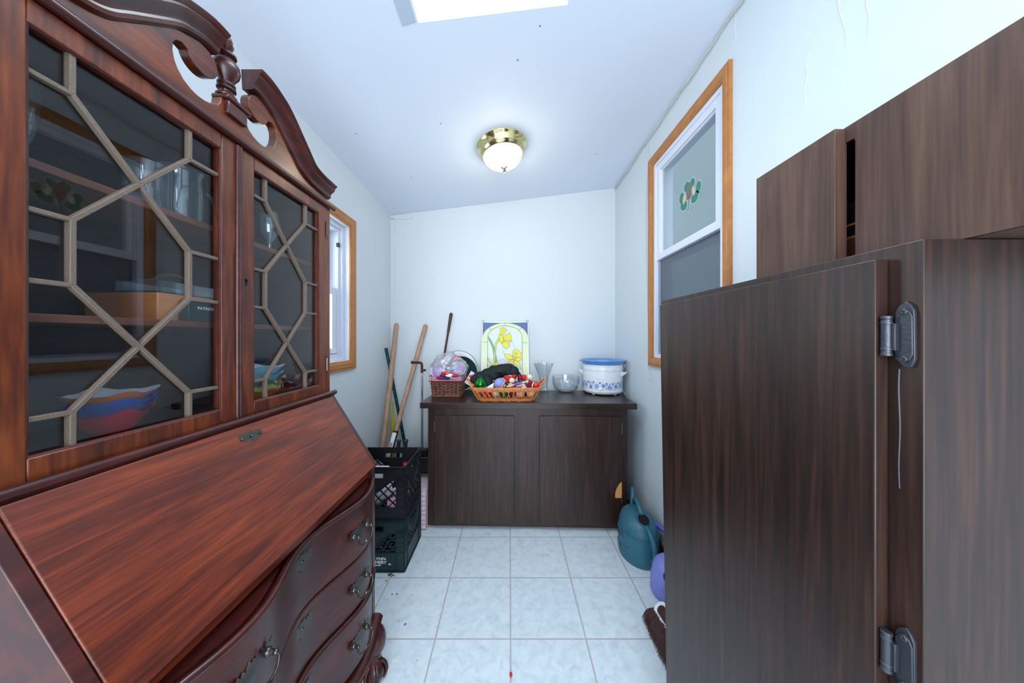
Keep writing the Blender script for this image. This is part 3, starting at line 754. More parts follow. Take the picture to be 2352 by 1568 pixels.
for z, r, off in ((.734, .0075, .001), (.411, .0085, .003)):
    m = M()
    m.tube([(frontx(d) + off, d, z) for d in [DL + .016 + (DR - DL - .034) * i / 60 for i in range(61)]], r, 10)
    m.prism(plan(-.012, DL + .018, DR - .02, -.9), (0, 0, z - .005), (0, 1, 0), (1, 0, 0), -.01)
    build('serpentine_rail', m, 'mahDark', desk)
m = M()
pr = [(-.02, -.03), (-.02, .004), (-.008, .010), (0, .006), (.010, .014), (.018, .016), (.026, .010), (.030, .002), (.030, -.03)]
P = [Vector((frontx(d) * .55 + (-.478) * .45 + .008, d, .198)) for d in [DL - .012 + (DR - DL + .026) * i / 60 for i in range(61)]]
m.sweep(P, [(a, b) for a, b in pr], [Vector((0, 0, 1))] * len(P), (1, 0, 0))
m.box(-.955, -.50, DR - .004, DR + .014, .178, .228); m.box(-.955, -.50, DL - .014, DL + .004, .178, .228)
build('base_molding', m, 'mahDark', desk, angle=35)
for (fx, fy) in ((-.492, DR - .016), (-.492, DL + .016), (-.90, DR - .016), (-.90, DL + .016)):
    m = M(); s = 1 if fy > .7 else -1
    m.ball((fx + .004, fy + .012 * s, .145), .040, 20, sc=(.95, 1.0, 1.35))
    m.tube(smooth_path([(fx - .06, fy, .175), (fx - .03, fy, .160), (fx, fy, .135)], 4), [.02 + .002 * i for i in range(9)], 10)
    m.tube(smooth_path([(fx + .006, fy + .012 * s, .13), (fx, fy + .006 * s, .09), (fx + .004, fy + .010 * s, .06)], 5), [.034, .031, .028, .025, .022, .020, .019, .020, .022, .025, .028], 14)
    m.ball((fx + .006, fy + .012 * s, .034), .034, 18, sc=(.95, .95, 1.0))
    for a in range(5):
        t = a * 2 * PI / 5 + .3; c = Vector((fx + .006, fy + .012 * s, 0)); e = Vector((math.cos(t), math.sin(t), 0))
        m.tube(smooth_path([c + e * .018 + Vector((0, 0, .072)), c + e * .033 + Vector((0, 0, .055)), c + e * .0375 + Vector((0, 0, .032)), c + e * .028 + Vector((0, 0, .008))], 4), .0065, 8)
    build('claw_foot', m, 'mahDark', desk, angle=60)

# ---- things inside the bookcase
def bowl(name, c, r, h, mats, label, group, turn=0.0, amp=.10):
    def mod(rr, z, t, j):
        k = rr / r
        return rr * (1 + amp * math.cos(4 * (t + turn)) * k * k + .03 * math.cos(8 * (t + turn)) * k * k), z + (.10 * h * (math.cos(4 * (t + turn)) + .5 * math.cos(8 * (t + turn)))) * k ** 3
    m = M(); m.open = True
    m.lathe([(r * .42, 0), (r * .55, h * .12), (r * .78, h * .5), (r * .97, h * .96), (r, h)], c, 64, mod=mod)
    m.lathe([(r, h), (r * .95, h * .97), (r * .75, h * .53), (r * .50, h * .20), (0, h * .14)], c, 64, mi=1, mod=mod, caps=False)
    return tag(build(name, m, mats, angle=60), label, 'bowl', group)
bc = (-.795, .590)
g = 'stacked scalloped bowls behind the left bookcase door'
bowl('scalloped_bowl', (bc[0], bc[1], 1.0485), .055, .046, ['redbowl', 'redbowl'], 'deep red scalloped bowl at the bottom of the left stack in the bookcase', g, .3)
bowl('scalloped_bowl', (bc[0], bc[1], 1.074), .057, .032, ['blueg', 'blueg'], 'lower of the two blue scalloped bowls, resting in the red bowl', g, .34)
bowl('scalloped_bowl', (bc[0], bc[1], 1.086), .058, .032, ['blueg', 'blueg'], 'upper of the two blue scalloped bowls, under the orange bowl', g, .36)
bowl('scalloped_bowl', (bc[0], bc[1], 1.099), .060, .032, ['orangeg', 'white'], 'orange scalloped bowl with white inside on top of the left stack', g, .33)
bc2 = (-.765, .900); g2 = 'stacked scalloped bowls behind the right bookcase door'
for i, (mm, lb) in enumerate(((['orangeg', 'white'], 'orange scalloped bowl at the bottom of the right bookcase stack'), (['limeg', 'limeg'], 'lime green scalloped bowl above the orange one'), (['greyg', 'greyg'], 'dark grey scalloped bowl in the middle of the right stack'),
                              (['aquag', 'aquag'], 'lower aqua scalloped bowl resting on the grey bowl'), (['aquag', 'white'], 'topmost aqua scalloped bowl with a white inside'))):
    bowl('scalloped_bowl', (bc2[0], bc2[1], 1.0485 + i * .0135 + (.006 if i > 2 else 0) + (.008 if i > 3 else 0)), .056 + i * .001, .034, mm, lb, g2, .3 + .1 * i, .08)
# wooden box, dark case, glass dish on the middle shelf
m = M(); m.box(-.90, -.745, .626, .80, 1.2755, 1.335); bx = build('wooden_box', m, 'boxwood', bevel=.002); tag(bx, 'plain light wooden box on the middle bookcase shelf', 'box')
cs = thing('book', 'dark teal case with white lettering in front of the wooden box', 'book', (-.73, .735, 1.2755))
m = M(); m.prism([(-.073, 0), (.073, 0), (.073, .042), (.066, .050), (-.066, .050), (-.073, .042)], (-.742, .735, 1.2755), (0, 1, 0), (0, 0, 1), .024); build('cover', m, 'boxgreen', cs, bevel=.0015)
text('lettering', 'PATRICK S', .0088, 'whitepaper', cs, (-.7178, .681, 1.304), (0, 1, 0), (0, 0, 1), .0003, space=1.15, bold=.0002)
m = M()
for a, b, c_, d_ in ((.645, .79, -.86, -.76),):
    m.box(c_, d_, a, b, 1.3355, 1.341); m.box(c_, c_ + .004, a, b, 1.341, 1.364); m.box(d_ - .004, d_, a, b, 1.341, 1.364); m.box(c_, d_, a, a + .004, 1.341, 1.364); m.box(c_, d_, b - .004, b, 1.341, 1.364)
hs = [(-.02 - .02 * 0, 0)]
m.tube(smooth_path([(-.81, .648, 1.364), (-.81, .67, 1.370), (-.81, .69, 1.384), (-.81, .715, 1.390), (-.81, .74, 1.384), (-.81, .76, 1.371), (-.81, .787, 1.364)], 5), .003, 8)
tag(build('glass_butter_dish', m, 'clear'), 'clear glass butter dish with a humped lid on top of the wooden box', 'dish')
def vessel(name, c, prof, label, cat, seg=28, matn='clear', handle_=None, flut=0, group=None):
    m = M(); m.open = True
    def mod(r, z, t, j): return r * (1 + flut * math.cos(10 * t)), z
    m.lathe(prof + [(max(r - .003, 0), max(z, .004)) for r, z in reversed(prof)], c, seg, mod=mod if flut else None)
    if handle_:
        m.tube(smooth_path([Vector(c) + Vector((0, a, b)) for a, b in handle_], 5), .005, 8)
    return tag(build(name, m, matn, angle=60), label, cat, group)
vessel('glass_tumbler', (-.76, .620, 1.5005), [(.030, 0), (.034, .004), (.035, .10)], 'straight clear glass tumbler on the upper shelf, left of the pitcher', 'glass')
vessel('glass_pitcher', (-.77, .692, 1.5005), [(.036, 0), (.041, .006), (.042, .095), (.040, .115), (.044, .125)], 'clear glass pitcher with a looped handle on the upper bookcase shelf', 'pitcher', handle_=[(.038, .105), (.065, .100), (.082, .080), (.084, .045), (.070, .020), (.038, .012)])
vessel('glass_vase', (-.78, .452, 1.5005), [(.026, 0), (.028, .006), (.018, .02), (.030, .06), (.036, .11), (.034, .15)], 'fluted clear glass vase on the upper shelf at the far left', 'vase', flut=.06)
vessel('glass_goblet', (-.745, .918, 1.5005), [(.022, 0), (.022, .004), (.006, .010), (.006, .03), (.024, .055), (.028, .09), (.024, .125)], 'tall clear glass goblet on the upper shelf behind the right door', 'glass', flut=.05)

# ================================================================== BASE CABINET under the far wall
ZC = .822
cab = thing('base_cabinet', 'low dark walnut laminate cabinet with two flat doors standing below the far wall', 'cabinet', (-.531, 1.921, 0), -.0237)
m = M(); m.box(0, 1.282, 0, .40, .022, .785); m.box(.01, 1.272, .03, .39, 0, .022)
build('cabinet_body', m, 'walnut', cab, local=True, bevel=.0015)
m = M(); m.box(-.043, 1.332, -.031, .425, .785, ZC); build('worktop', m, 'walnutH', cab, local=True, bevel=.002)
for (a, b, hx) in ((.048, .561, .045), (.721, 1.241, 1.244)):
    m = M(); m.box(a, b, -.017, -.0005, .047, .736); dr = build('door', m, 'walnut', cab, local=True, bevel=.0025)
    for z in (.66, .17):
        h = M(); h.tube([(hx, -.010, z - .03), (hx, -.010, z + .03)], .0045, 8); h.box(hx - .008, hx + .008, -.003, 0, z - .034, z + .034)
        for e in (-.033, .033): h.ball((hx, -.010, z + e), .005, 8)
        build('hinge', h, 'oldbrass', dr, local=True)
    if a > .5:
        h = M(); h.prism([(1.2405, .327), (1.224, .310), (1.210, .285), (1.200, .255), (1.199, .222), (1.2405, .222)], (0, -.0172, 0), (1, 0, 0), (0, 0, 1), .0006); build('bare_chip', h, 'chip', dr, local=True, label='bare orange wood where the laminate broke off')

# ---- stained glass panel leaning on the wall
sg0 = Vector((-.222, 2.318, ZC + .001)); sgv = Vector((0, .082, .539)).normalized(); sgu = Vector((1, 0, 0)); sgn = Vector((0, -1, .152)).normalized()
sg = thing('stained_glass_panel', 'stained glass panel of yellow daffodils leaning on the far wall behind the baskets', 'stained glass', (-.04, 2.33, ZC))
K = .368 / 472
def sgp(x, y, lift=0.0):
    return sg0 + sgu * ((x - 663) * K) + sgv * (.545 - (y - 185) * K) + sgn * (.004 + lift)
YB = 185 + .545 / K
def sgpoly(m, pts, mi, lift):
    n = len(pts); vs = [sgp(x, y, lift) for x, y in pts] + [sgp(x, y, lift - .0006) for x, y in pts]
    m.add(vs, [tuple(range(n)), tuple(reversed(range(n, 2 * n)))] + [(i, (i + 1) % n, n + (i + 1) % n, n + i) for i in range(n)], mi)
def sgline(m, pts, r=.0009, mi=7, sm=True, lift=.0022):
    P = [sgp(x, y, lift) for x, y in pts]
    if sm and len(P) > 2: P = smooth_path(P, 4)
    m.tube(P, r, 5, mi=mi)
m = M(); mats = ['sgcream', 'sgblue', 'sgclear', 'sgyellow', 'sggold', 'sggreen', 'sgstem', 'sglead']
sgpoly(m, [(663, 185), (1135, 185), (1135, YB), (663, YB)], 0, 0)
arcO = [(900 - 232 * math.cos(PI * k / 20), 345 - 150 * math.sin(PI * k / 20)) for k in range(21)]
sgpoly(m, [(668, 190)] + [(x, y) for x, y in arcO if x <= 900][::-1][1:] , 1, .0006)
sgpoly(m, [(1132, 190), (1132, 345)] + [(x, y) for x, y in arcO if x >= 900][::-1][1:], 1, .0006)
arcI = [(898 - 177 * math.cos(PI * k / 20), 345 - 120 * math.sin(PI * k / 20)) for k in range(21)]
inner = arcI + [(1075, YB - 40), (720, YB - 40)]
sgpoly(m, inner, 2, .0006)
sgline(m, arcI, .0012); sgline(m, [(721, 345), (720, YB - 40)], .0012); sgline(m, [(1075, 345), (1075, YB - 40)], .0012); sgline(m, [(720, YB - 40), (1075, YB - 40)], .0012)
sgline(m, arcO, .0009)
for a, b in (((898, 190), (898, 225)), ((722, 238), (760, 270)), ((1075, 238), (1040, 270)), ((668, 397), (720, 397)), ((1075, 402), (1132, 402))): sgline(m, [a, b], .0010)
def petal(pts, mi=3, lift=.0013, out=True):
    Q = [(v.x, v.y) for v in smooth_path([(x, y, 0) for x, y in pts] + [(pts[0][0], pts[0][1], 0)], 4)][:-1]
    sgpoly(m, Q, mi, lift)
    if out: sgline(m, Q + [Q[0]], .0008, sm=False, lift=lift + .0004)
petal([(722, 332), (760, 385), (785, 440), (800, 500), (822, 600), (800, 620), (785, 540), (768, 450), (740, 390)], 5, .0012)
petal([(838, 350), (812, 380), (795, 420), (790, 480), (782, 560), (778, 640), (792, 640), (800, 560), (806, 480), (815, 415), (838, 385)], 6, .0014)
petal([(720, 545), (750, 590), (775, 650), (768, 665), (745, 620), (725, 580)], 6, .0013)
petal([(720, 620), (740, 655), (760, 690), (735, 680)], 6, .0012)
petal([(845, 255), (875, 245), (905, 262), (905, 290), (880, 320), (862, 325), (850, 295)], 3, .0016)
petal([(838, 305), (862, 325), (880, 350), (885, 385), (862, 408), (842, 385), (832, 345)], 3, .0017)
petal([(885, 330), (915, 320), (940, 300), (960, 330), (967, 385), (940, 390), (905, 378), (888, 385)], 3, .0015)
petal([(862, 408), (885, 388), (905, 395), (945, 410), (940, 440), (915, 465), (890, 450), (875, 430)], 3, .0018)
petal([(868, 300), (872, 270), (880, 262), (884, 300), (876, 322)], 4, .0020, False)
petal([(975, 500), (990, 475), (1015, 470), (1045, 485), (1065, 515), (1050, 545), (1015, 550), (985, 530)], 3, .0018)
petal([(890, 515), (940, 520), (972, 545), (975, 570), (940, 575), (905, 555)], 3, .0015)
petal([(975, 530), (1010, 550), (1000, 575), (980, 572)], 4, .0020)
petal([(1000, 560), (1040, 550), (1075, 560), (1050, 585), (1010, 590)], 3, .0016)
petal([(990, 578), (1040, 600), (1055, 640), (1060, 675), (1030, 640), (1000, 625), (988, 600)], 3, .0017)
petal([(940, 580), (985, 575), (990, 600), (970, 630), (940, 645), (918, 640), (925, 605)], 4, .0018)
petal([(955, 635), (990, 622), (985, 645), (965, 660)], 5, .0014)
petal([(740, 665), (765, 645), (790, 660), (800, 700), (760, 715), (740, 695)], 3, .0016)
petal([(790, 640), (800, 605), (822, 605), (840, 635), (835, 665), (800, 675)], 3, .0015)
petal([(840, 640), (870, 632), (900, 650), (870, 665)], 3, .0014)
for L in ([(905, 262), (930, 280), (935, 300)], [(890, 380), (940, 378), (985, 410), (1000, 465)], [(895, 465), (880, 500), (890, 515)], [(945, 410), (955, 395)], [(830, 590), (870, 572), (905, 590), (920, 610)], [(878, 245), (880, 225)], [(1065, 515), (1075, 500)]):
    sgline(m, L, .0006)
for a in ((990, 500), (1005, 492), (1022, 500), (1032, 512)): sgline(m, [(1012, 528), a], .0006)
build('art_pane', m, mats, sg, angle=30)
m = M()
for a, b in (((661, 183), (1137, 183)), ((1137, 183), (1137, YB)), ((1137, YB), (661, YB)), ((661, YB), (661, 183))):
    m.bar(sgp(*a, -.002), sgp(*b, -.002), .0045, .008, sgn)
build('frame', m, 'white', sg)
for x in (672, 1128):
    m = M(); m.tube(smooth_path([sgp(x - 6, 190, .002), sgp(x - 10, 172, .003), sgp(x, 166, .003), sgp(x + 9, 174, .003), sgp(x + 6, 190, .002)], 4), .0012, 6); build('hook', m, 'oldbrass', sg)

# ---- round dish and dark pan behind the small basket
nb = Vector((0, -1, .16)).normalized(); up = Vector((0, .16, 1)).normalized()
c = Vector((-.415, 2.352, ZC + .002)) + up * .154
m = M(); m.lathe([(.0, .0), (.11, .0), (.135, .004), (.154, .010), (.155, .012), (.153, .013), (.134, .008), (.110, .004), (.0, .004)], c, 56, nb)
m.lathe([(.1515, .0125), (.1535, .0140), (.1550, .0125)], c, 56, nb, mi=1, caps=False); m.lathe([(.127, .0068), (.1275, .0078), (.1285, .0072)], c, 56, nb, mi=2, caps=False)
tag(build('round_platter', m, ['white', 'sglead', 'grey'], angle=60), 'white round platter with a dark rim line propped against the far wall', 'platter')
c = Vector((-.385, 2.305, ZC + .002)) + up * .135
m = M(); m.lathe([(.0, .0), (.125, .0), (.131, .010), (.135, .014), (.131, .013), (.124, .004), (.0, .004)], c, 56, nb, mi=0); m.lathe([(.131, .0135), (.134, .0155), (.1355, .0140)], c, 56, nb, mi=1, caps=False)
tag(build('dark_baking_pan', m, ['boxgreen', 'cream'], angle=60), 'dark teal round baking pan with a pale edge in front of the white platter', 'pan')

# ---- brown wicker basket with gingham liner
def rrect(hx, hy, r, n):
    """n points round a rounded rectangle, starting mid front, with outward normals"""
    pts = []
    segs = [('l', (-hx + r, -hy), (hx - r, -hy)), ('c', (hx - r, -hy + r), -90), ('l', (hx, -hy + r), (hx, hy - r)), ('c', (hx - r, hy - r), 0), ('l', (hx - r, hy), (-hx + r, hy)), ('c', (-hx + r, hy - r), 90), ('l', (-hx, hy - r), (-hx, -hy + r)), ('c', (-hx + r, -hy + r), 180)]
    L = [(math.dist(s[1], s[2]) if s[0] == 'l' else PI * r / 2) for s in segs]; T = sum(L)
    for i in range(n):
        d = T * i / n; k = 0
        while d > L[k] and k < 7: d -= L[k]; k += 1
        s = segs[k]; t = d / L[k] if L[k] else 0
        if s[0] == 'l':
            x = s[1][0] + (s[2][0] - s[1][0]) * t; y = s[1][1] + (s[2][1] - s[1][1]) * t
            nx, ny = [(0, -1), (1, 0), (0, 1), (-1, 0)][k // 2]
        else:
            a = math.radians(s[2] + 90 * t); x = s[1][0] + r * math.cos(a); y = s[1][1] + r * math.sin(a); nx, ny = math.cos(a), math.sin(a)
        pts.append((x, y, nx, ny))
    return pts
bk = thing('gift_basket', 'brown woven wicker basket with a red gingham liner on the left end of the worktop', 'basket', (-.448, 2.175, ZC))
bcx, bcy = -.448, 2.175
m = M(); n = 168; rows = 10
for j in range(rows):
    t = (j + .5) / rows; hx = .098 + .012 * t; hy = .098 + .010 * t; z = ZC + .004 + .116 * t
    P = []
    for i, (x, y, nx, ny) in enumerate(rrect(hx, hy, .018, n)):
        o = .0035 * math.sin(2 * PI * i / 12 + (PI if j % 2 else 0))
        P.append((bcx + x + nx * o, bcy + y + ny * o, z + .0012 * math.sin(i * .7 + j)))
    m.tube(P, .0052, 6, closed=True, flat=.75)
build('weaving', m, 'wickerD', bk)
m = M()
for i, (x, y, nx, ny) in enumerate(rrect(.098, .098, .018, 28)):
    m.bar((bcx + x, bcy + y, ZC + .001), (bcx + x * 1.12, bcy + y * 1.1, ZC + .13), .008, .003, (nx, ny, 0))
m.box(bcx - .094, bcx + .094, bcy - .094, bcy + .094, ZC + .002, ZC + .008); m.tube([(bcx + x, bcy + y, ZC + .004) for x, y, _, _ in rrect(.100, .100, .018, 60)], .005, 6, closed=True)
build('stakes', m, 'wickerD', bk)
def band(m, h0, h1, za, zb, off, n=60, mi=0):
    A = rrect(h0[0], h0[1], .02, n); B = rrect(h1[0], h1[1], .02, n)
    vs = []
    for (x, y, nx, ny), (x2, y2, n2, m2) in zip(A, B):
        vs += [(bcx + x, bcy + y, za), (bcx + x2, bcy + y2, zb), (bcx + x2 - n2 * .004, bcy + y2 - m2 * .004, zb), (bcx + x - nx * .004, bcy + y - ny * .004, za)]
    fs = []
    for i in range(n):
        j = (i + 1) % n
        for k in range(4): fs.append((i * 4 + k, j * 4 + k, j * 4 + (k + 1) % 4, i * 4 + (k + 1) % 4))
    m.add(vs, fs, mi)
m = M(); band(m, (.1165, .1155), (.118, .117), ZC + .113, ZC + .146, 0); build('liner', m, 'gingham', bk)
m = M(); m.tube([(bcx + x, bcy + y, ZC + .1115 + .0015 * math.sin(i * 1.7)) for i, (x, y, _, _) in enumerate(rrect(.1175, .1165, .02, 90))], .0042, 6, closed=True); build('piping', m, 'maroon', bk)
# things in it
def cup(c, r, ax, label):
    m = M(); m.open = True
    def mod(rr, z, t, j): return rr * (1 + .035 * math.cos(18 * t)), z
    m.lathe([(r * .62, 0), (r * .98, r * .95)], c, 72, ax, mod=mod, mi=0); m.lathe([(0, .002), (r * .58, .002), (r * .94, r * .95)], c, 72, ax, mod=mod, mi=0)
    m.tube([Vector(c) + Vector((0, 0, 1)).rotation_difference(Vector(ax).normalized()).to_matrix() @ Vector((r * math.cos(2 * PI * k / 40), r * math.sin(2 * PI * k / 40), r * .96)) for k in range(40)], .0022, 6, closed=True, mi=1)
    return tag(build('paper_cup', m, ['lilac', 'whitepaper'], angle=60), label, 'paper cup', 'lilac cups in the clear bag on the gingham basket')
cup((-.500, 2.135, .985), .050, (-.25, -.85, .42), 'left lilac fluted paper cup in the clear bag on the gingham basket')
cup((-.372, 2.150, .992), .050, (.12, -.85, .50), 'right lilac fluted paper cup in the clear bag on the gingham basket')
m = M(); m.tube(smooth_path([(-.475, 2.055, .990), (-.445, 2.045, .992), (-.40, 2.045, .978), (-.36, 2.055, .972)], 5), [.006, .012, .016, .018, .020, .021, .021, .020, .019, .020, .020, .019, .018, .016, .014, .008], 12, flat=.7)
m.ball((-.415, 2.030, .978), .020, 14, mi=1, sc=(1.3, .3, .6)); m.ball((-.47, 2.055, .972), .014, 12, mi=2, sc=(1.4, .7, .7))
tag(build('candy_packet', m, ['redgloss', 'whitepaper', 'navy']), 'red packet with a white patch lying in the clear bag above the gingham', 'packet')
m = M(); m.ball((-.405, 2.070, 1.012), .024, 16, sc=(1.1, .7, .8)); m.ball((-.402, 2.055, 1.012), .012, 12, mi=1, sc=(1.2, .5, .8))
tag(build('blue_wrapped_candy', m, ['ltblue', 'navy']), 'light blue wrapped sweet between the two lilac cups', 'sweet')
m = M(); m.ball((-.392, 2.15, 1.088), .026, 16, sc=(1.2, .8, .7), lump=.2)
tag(build('pink_wrapped_candy', m, 'pink'), 'hot pink wrapped sweet at the top of the clear bag', 'sweet')
m = M(); m.ball((-.475, 2.06, .957), .022, 14, sc=(1.8, .7, .6)); m.ball((-.44, 2.055, .955), .018, 14, mi=1, sc=(1.6, .7, .6)); m.ball((-.40, 2.06, .958), .018, 14, mi=2, sc=(1.6, .6, .5))
tag(build('ribbon_bundle', m, ['maroon', 'navy', 'grey']), 'bundle of dark red and navy ribbon at the bottom front of the clear bag', 'ribbon')
m = M()
def bagfn(u, v):
    t = 2 * PI * u; a = PI * (v * .94 + .03)
    p = Vector((math.sin(a) * math.cos(t), math.sin(a) * math.sin(t), -math.cos(a)))
    q = 1 + .16 * noise.noise(p * 3.2 + Vector((5, 1, 2))) + .07 * noise.noise(p * 9)
    return Vector((-.432 + p.x * .125 * q, 2.150 + p.y * .118 * q, 1.018 + p.z * .088 * q + .025 * max(0, p.z) * (p.x < .2)))
m.grid(bagfn, 56, 36, cu=True)
tag(build('plastic_bag', m, 'bagclear'), 'crumpled clear plastic bag of cups and sweets sitting in the gingham lined basket', 'bag')
m = M()
cb = at(1083, 867, 2.20)
m.bar(cb + Vector((-.03, 0, -.05)), cb + Vector((.02, .01, .035)), .055, .004, (0, 1, 0)); 
for dx, dz, r, mi in ((-.006, .012, .013, 1), (.006, -.002, .012, 2), (-.012, -.02, .012, 1), (.012, .018, .008, 1)): disc(m, (0, 0), r, r * .7, 0, mi) if False else m.ball(cb + Vector((dx, -.003, dz)), r, 12, mi=mi, sc=(1, .15, .7))
tag(build('printed_card', m, ['whitepaper', 'pink', 'sggreen']), 'white card printed with red and green berries between the two baskets', 'card')

# ---- honey wicker basket
hb = thing('wicker_basket', 'shallow honey coloured wicker basket full of ornaments at the front of the worktop', 'basket', (-.026, 2.035, ZC))
hx0, hy0, hx1, hy1, hh = .180, .115, .222, .152, .090
C0 = (-.026, 2.035)
m = M()
for z, f in ((.005, 0), (.015, .08), (.072, .85), (.082, 1), (.090, 1.02)):
    hx = hx0 + (hx1 - hx0) * f; hy = hy0 + (hy1 - hy0) * f
    m.tube([(C0[0] + x, C0[1] + y, ZC + z + .0015 * math.sin(i * .9)) for i, (x, y, _, _) in enumerate(rrect(hx, hy, .05, 96))], .0046 if z < .08 else .0054, 7, closed=True)
build('rails', m, 'wicker', hb)
m = M(); N = 40
bot = rrect(hx0 + .002, hy0 + .002, .05, N * 2); top = rrect(hx1 + .002, hy1 + .002, .055, N * 2)
for i in range(N):
    for (a, b) in ((2 * i, 2 * i + 1), (2 * i, 2 * i - 2)):
        A = bot[a % (2 * N)]; Bq = top[b % (2 * N)]
        p = Vector((C0[0] + A[0], C0[1] + A[1], ZC + .003)); q = Vector((C0[0] + Bq[0], C0[1] + Bq[1], ZC + .090)); nn = Vector((Bq[2], Bq[3], 0))
        m.tube(smooth_path([p + nn * .004, p.lerp(q, .45) + nn * .006, q + nn * .006, q + nn * .002 + Vector((0, 0, .007)), q - nn * .007], 3), .0025, 6)
build('stakes', m, 'wicker', hb)
m = M(); m.box(C0[0] - .165, C0[0] + .165, C0[1] - .10, C0[1] + .10, ZC + .002, ZC + .006); build('base', m, 'wicker', hb)
for s in (-1, 1):
    m = M()
    for ph in (0, PI):
        P = []
        for k in range(41):
            t = k / 40; a = PI * t
            c_ = Vector((C0[0] + s * (hx1 + .004 + .040 * math.sin(a)), C0[1] - .05 + .10 * t, ZC + .086 + .045 * math.sin(a)))
            P.append(c_ + Vector((math.cos(t * 22 + ph), 0, math.sin(t * 22 + ph))) * .0045)
        m.tube(P, .0044, 7)
    build('handle', m, 'wicker', hb)
GO = 'ornaments heaped in the honey wicker basket'
def orn(name, label, cat, m, mats): return tag(build(name, m, mats), label, cat, GO)
m = M(); m.ball((-.195, 1.965, .928), .039, 28); m.lathe([(.007, 0), (.007, .007), (0, .009)], (-.195, 1.985, .963), 12, mi=1); orn('ball_ornament', 'shiny green ball ornament at the left end of the honey basket', 'ornament', m, ['greenball', 'oldbrass'])
m = M(); R = Matrix.Rotation(.5, 3, 'Y')
m.ball((-.070, 1.985, .929), .036, 28, sc=(1, 1, 1)); 
m.tube([Vector((-.070, 1.985, .929)) + R @ Vector((.031, .0365 * math.cos(t), .0365 * math.sin(t))) * .99 - R @ Vector((.008, 0, 0)) for t in [2 * PI * k / 30 for k in range(30)]], .0055, 6, closed=True, mi=1)
m.ball((-.040, 1.985, .915), .014, 12, mi=2)
orn('painted_ball', 'lavender blue ball ornament with a pink band in the middle of the basket', 'ornament', m, ['lavball', 'bandpink', 'yellowp'])
m = M(); m.lathe([(.030, 0), (.018, .02), (.002, .052)], (-.135, 1.975, .890), 20, (.5, -.1, .8)); orn('paper_cone', 'small white paper cone between the green and lavender balls', 'ornament', m, ['whitepaper'])
m = M(); m.tube([(-.035, 2.05, .965), (-.006, 2.03, .955), (.008, 2.02, .948)], [.012, .020, .021], 14); m.ball((.014, 2.01, .945), .020, 16, mi=1, sc=(1, .9, 1)); orn('felt_ornament', 'small red felt cap with a round cream pompom beside the velvet bag', 'ornament', m, ['red', 'cream'])
m = M(); m.tube([(.022, 2.07, .97), (.042, 2.06, .962)], [.020, .018], 12); orn('felt_ornament', 'short red felt cap tucked under the end of the velvet bag', 'ornament', m, ['red'])
m = M(); m.tube([(.058, 2.06, .958), (.085, 2.05, .960), (.112, 2.05, .958)], [.018, .020, .021], 14, mi=0); m.ball((.138, 2.055, .957), .024, 18, mi=1, lump=.25, lf=5); orn('felt_figure', 'red felt tube ornament with a fluffy white end towards the right', 'ornament', m, ['red', 'cream'])
m = M(); m.tube([(-.020, 1.93, .917), (.032, 1.925, .932)], .0045, 8, mi=1); m.tube([(.030, 1.925, .931), (.050, 1.923, .938), (.078, 1.92, .944)], [.007, .010, .006], 10); m.tube([(.078, 1.92, .944), (.118, 1.93, .955)], .0035, 8, mi=1); orn('violet_pen', 'violet and white pen like ornament lying across the front of the basket', 'ornament', m, ['violet', 'cream'])
m = M(); m.ball((.172, 1.945, .925), .026, 16, sc=(1, .8, .8)); m.tube(smooth_path([(.150, 1.93, .905), (.146, 1.925, .925), (.156, 1.925, .948)], 4), .003, 6, mi=1); orn('santa_boot', 'dark red glossy ornament with a white stripe at the right end', 'ornament', m, ['redgloss', 'white'])
m = M(); m.tube([(.105, 1.96, .93), (.13, 1.955, .945), (.148, 1.955, .935)], [.008, .017, .010], 12); m.tube([(.112, 1.945, .94), (.122, 1.94, .952)], .003, 6, mi=1); orn('red_bow', 'crimson folded ornament with a white edge beside the red boot', 'ornament', m, ['maroon', 'white'])
m = M(); m.ball((.006, 1.965, .918), .020, 14); m.ball((.022, 1.955, .925), .010, 10, mi=1); orn('wooden_doll', 'tan wooden doll ornament with a dark hat beside the lavender ball', 'ornament', m, ['chip', 'boxgreen'])
m = M(); m.ball((.060, 1.965, .918), .018, 14, sc=(1.4, 1, .8)); m.ball((.045, 1.955, .928), .009, 10, mi=1); orn('peach_angel', 'peach and white ornament under the violet pen', 'ornament', m, ['skin', 'whitepaper'])
m = M(); m.ball((.095, 1.935, .905), .016, 14, sc=(1.5, 1, .7)); orn('cream_star', 'small cream ornament behind the rim near the right end', 'ornament', m, ['cream'])
k = 0
for (x, y) in ((-.16, 2.0), (-.10, 2.03), (-.04, 1.99), (.02, 2.03), (.07, 1.99), (.12, 2.04), (-.13, 2.08), (-.06, 2.10), (.01, 2.10), (.08, 2.10), (.14, 2.00)):
    m = M(); m.ball((x, y, ZC + .038), .029, 16, sc=(1, 1, 1))
    nm = ['red', 'cream', 'greenball', 'maroon', 'skin', 'navy'][k % 6]
    tag(build('buried_ornament', m, nm), 'ornament glimpsed low down between the honey basket\'s wicker stakes', 'ornament', 'ornaments at the bottom of the honey basket'); k += 1
    if True:
        m = M(); m.ball((x + .015, y + .01, ZC + .082), .024, 14, sc=(1.1, 1, .8), lump=.3); nm = ['cream', 'maroon', 'skin', 'boxgreen', 'red'][k % 5]
        tag(build('buried_ornament', m, nm), 'ornament half hidden in the heap under the velvet bag of the honey basket', 'ornament', 'ornaments in the middle of the heap')
P = smooth_path([(-.255, 2.06, .925), (-.225, 2.06, .950), (-.175, 2.07, .968), (-.115, 2.08, .985), (-.055, 2.085, 1.002), (-.005, 2.085, 1.010), (.035, 2.08, .998), (.055, 2.07, .972)], 6)
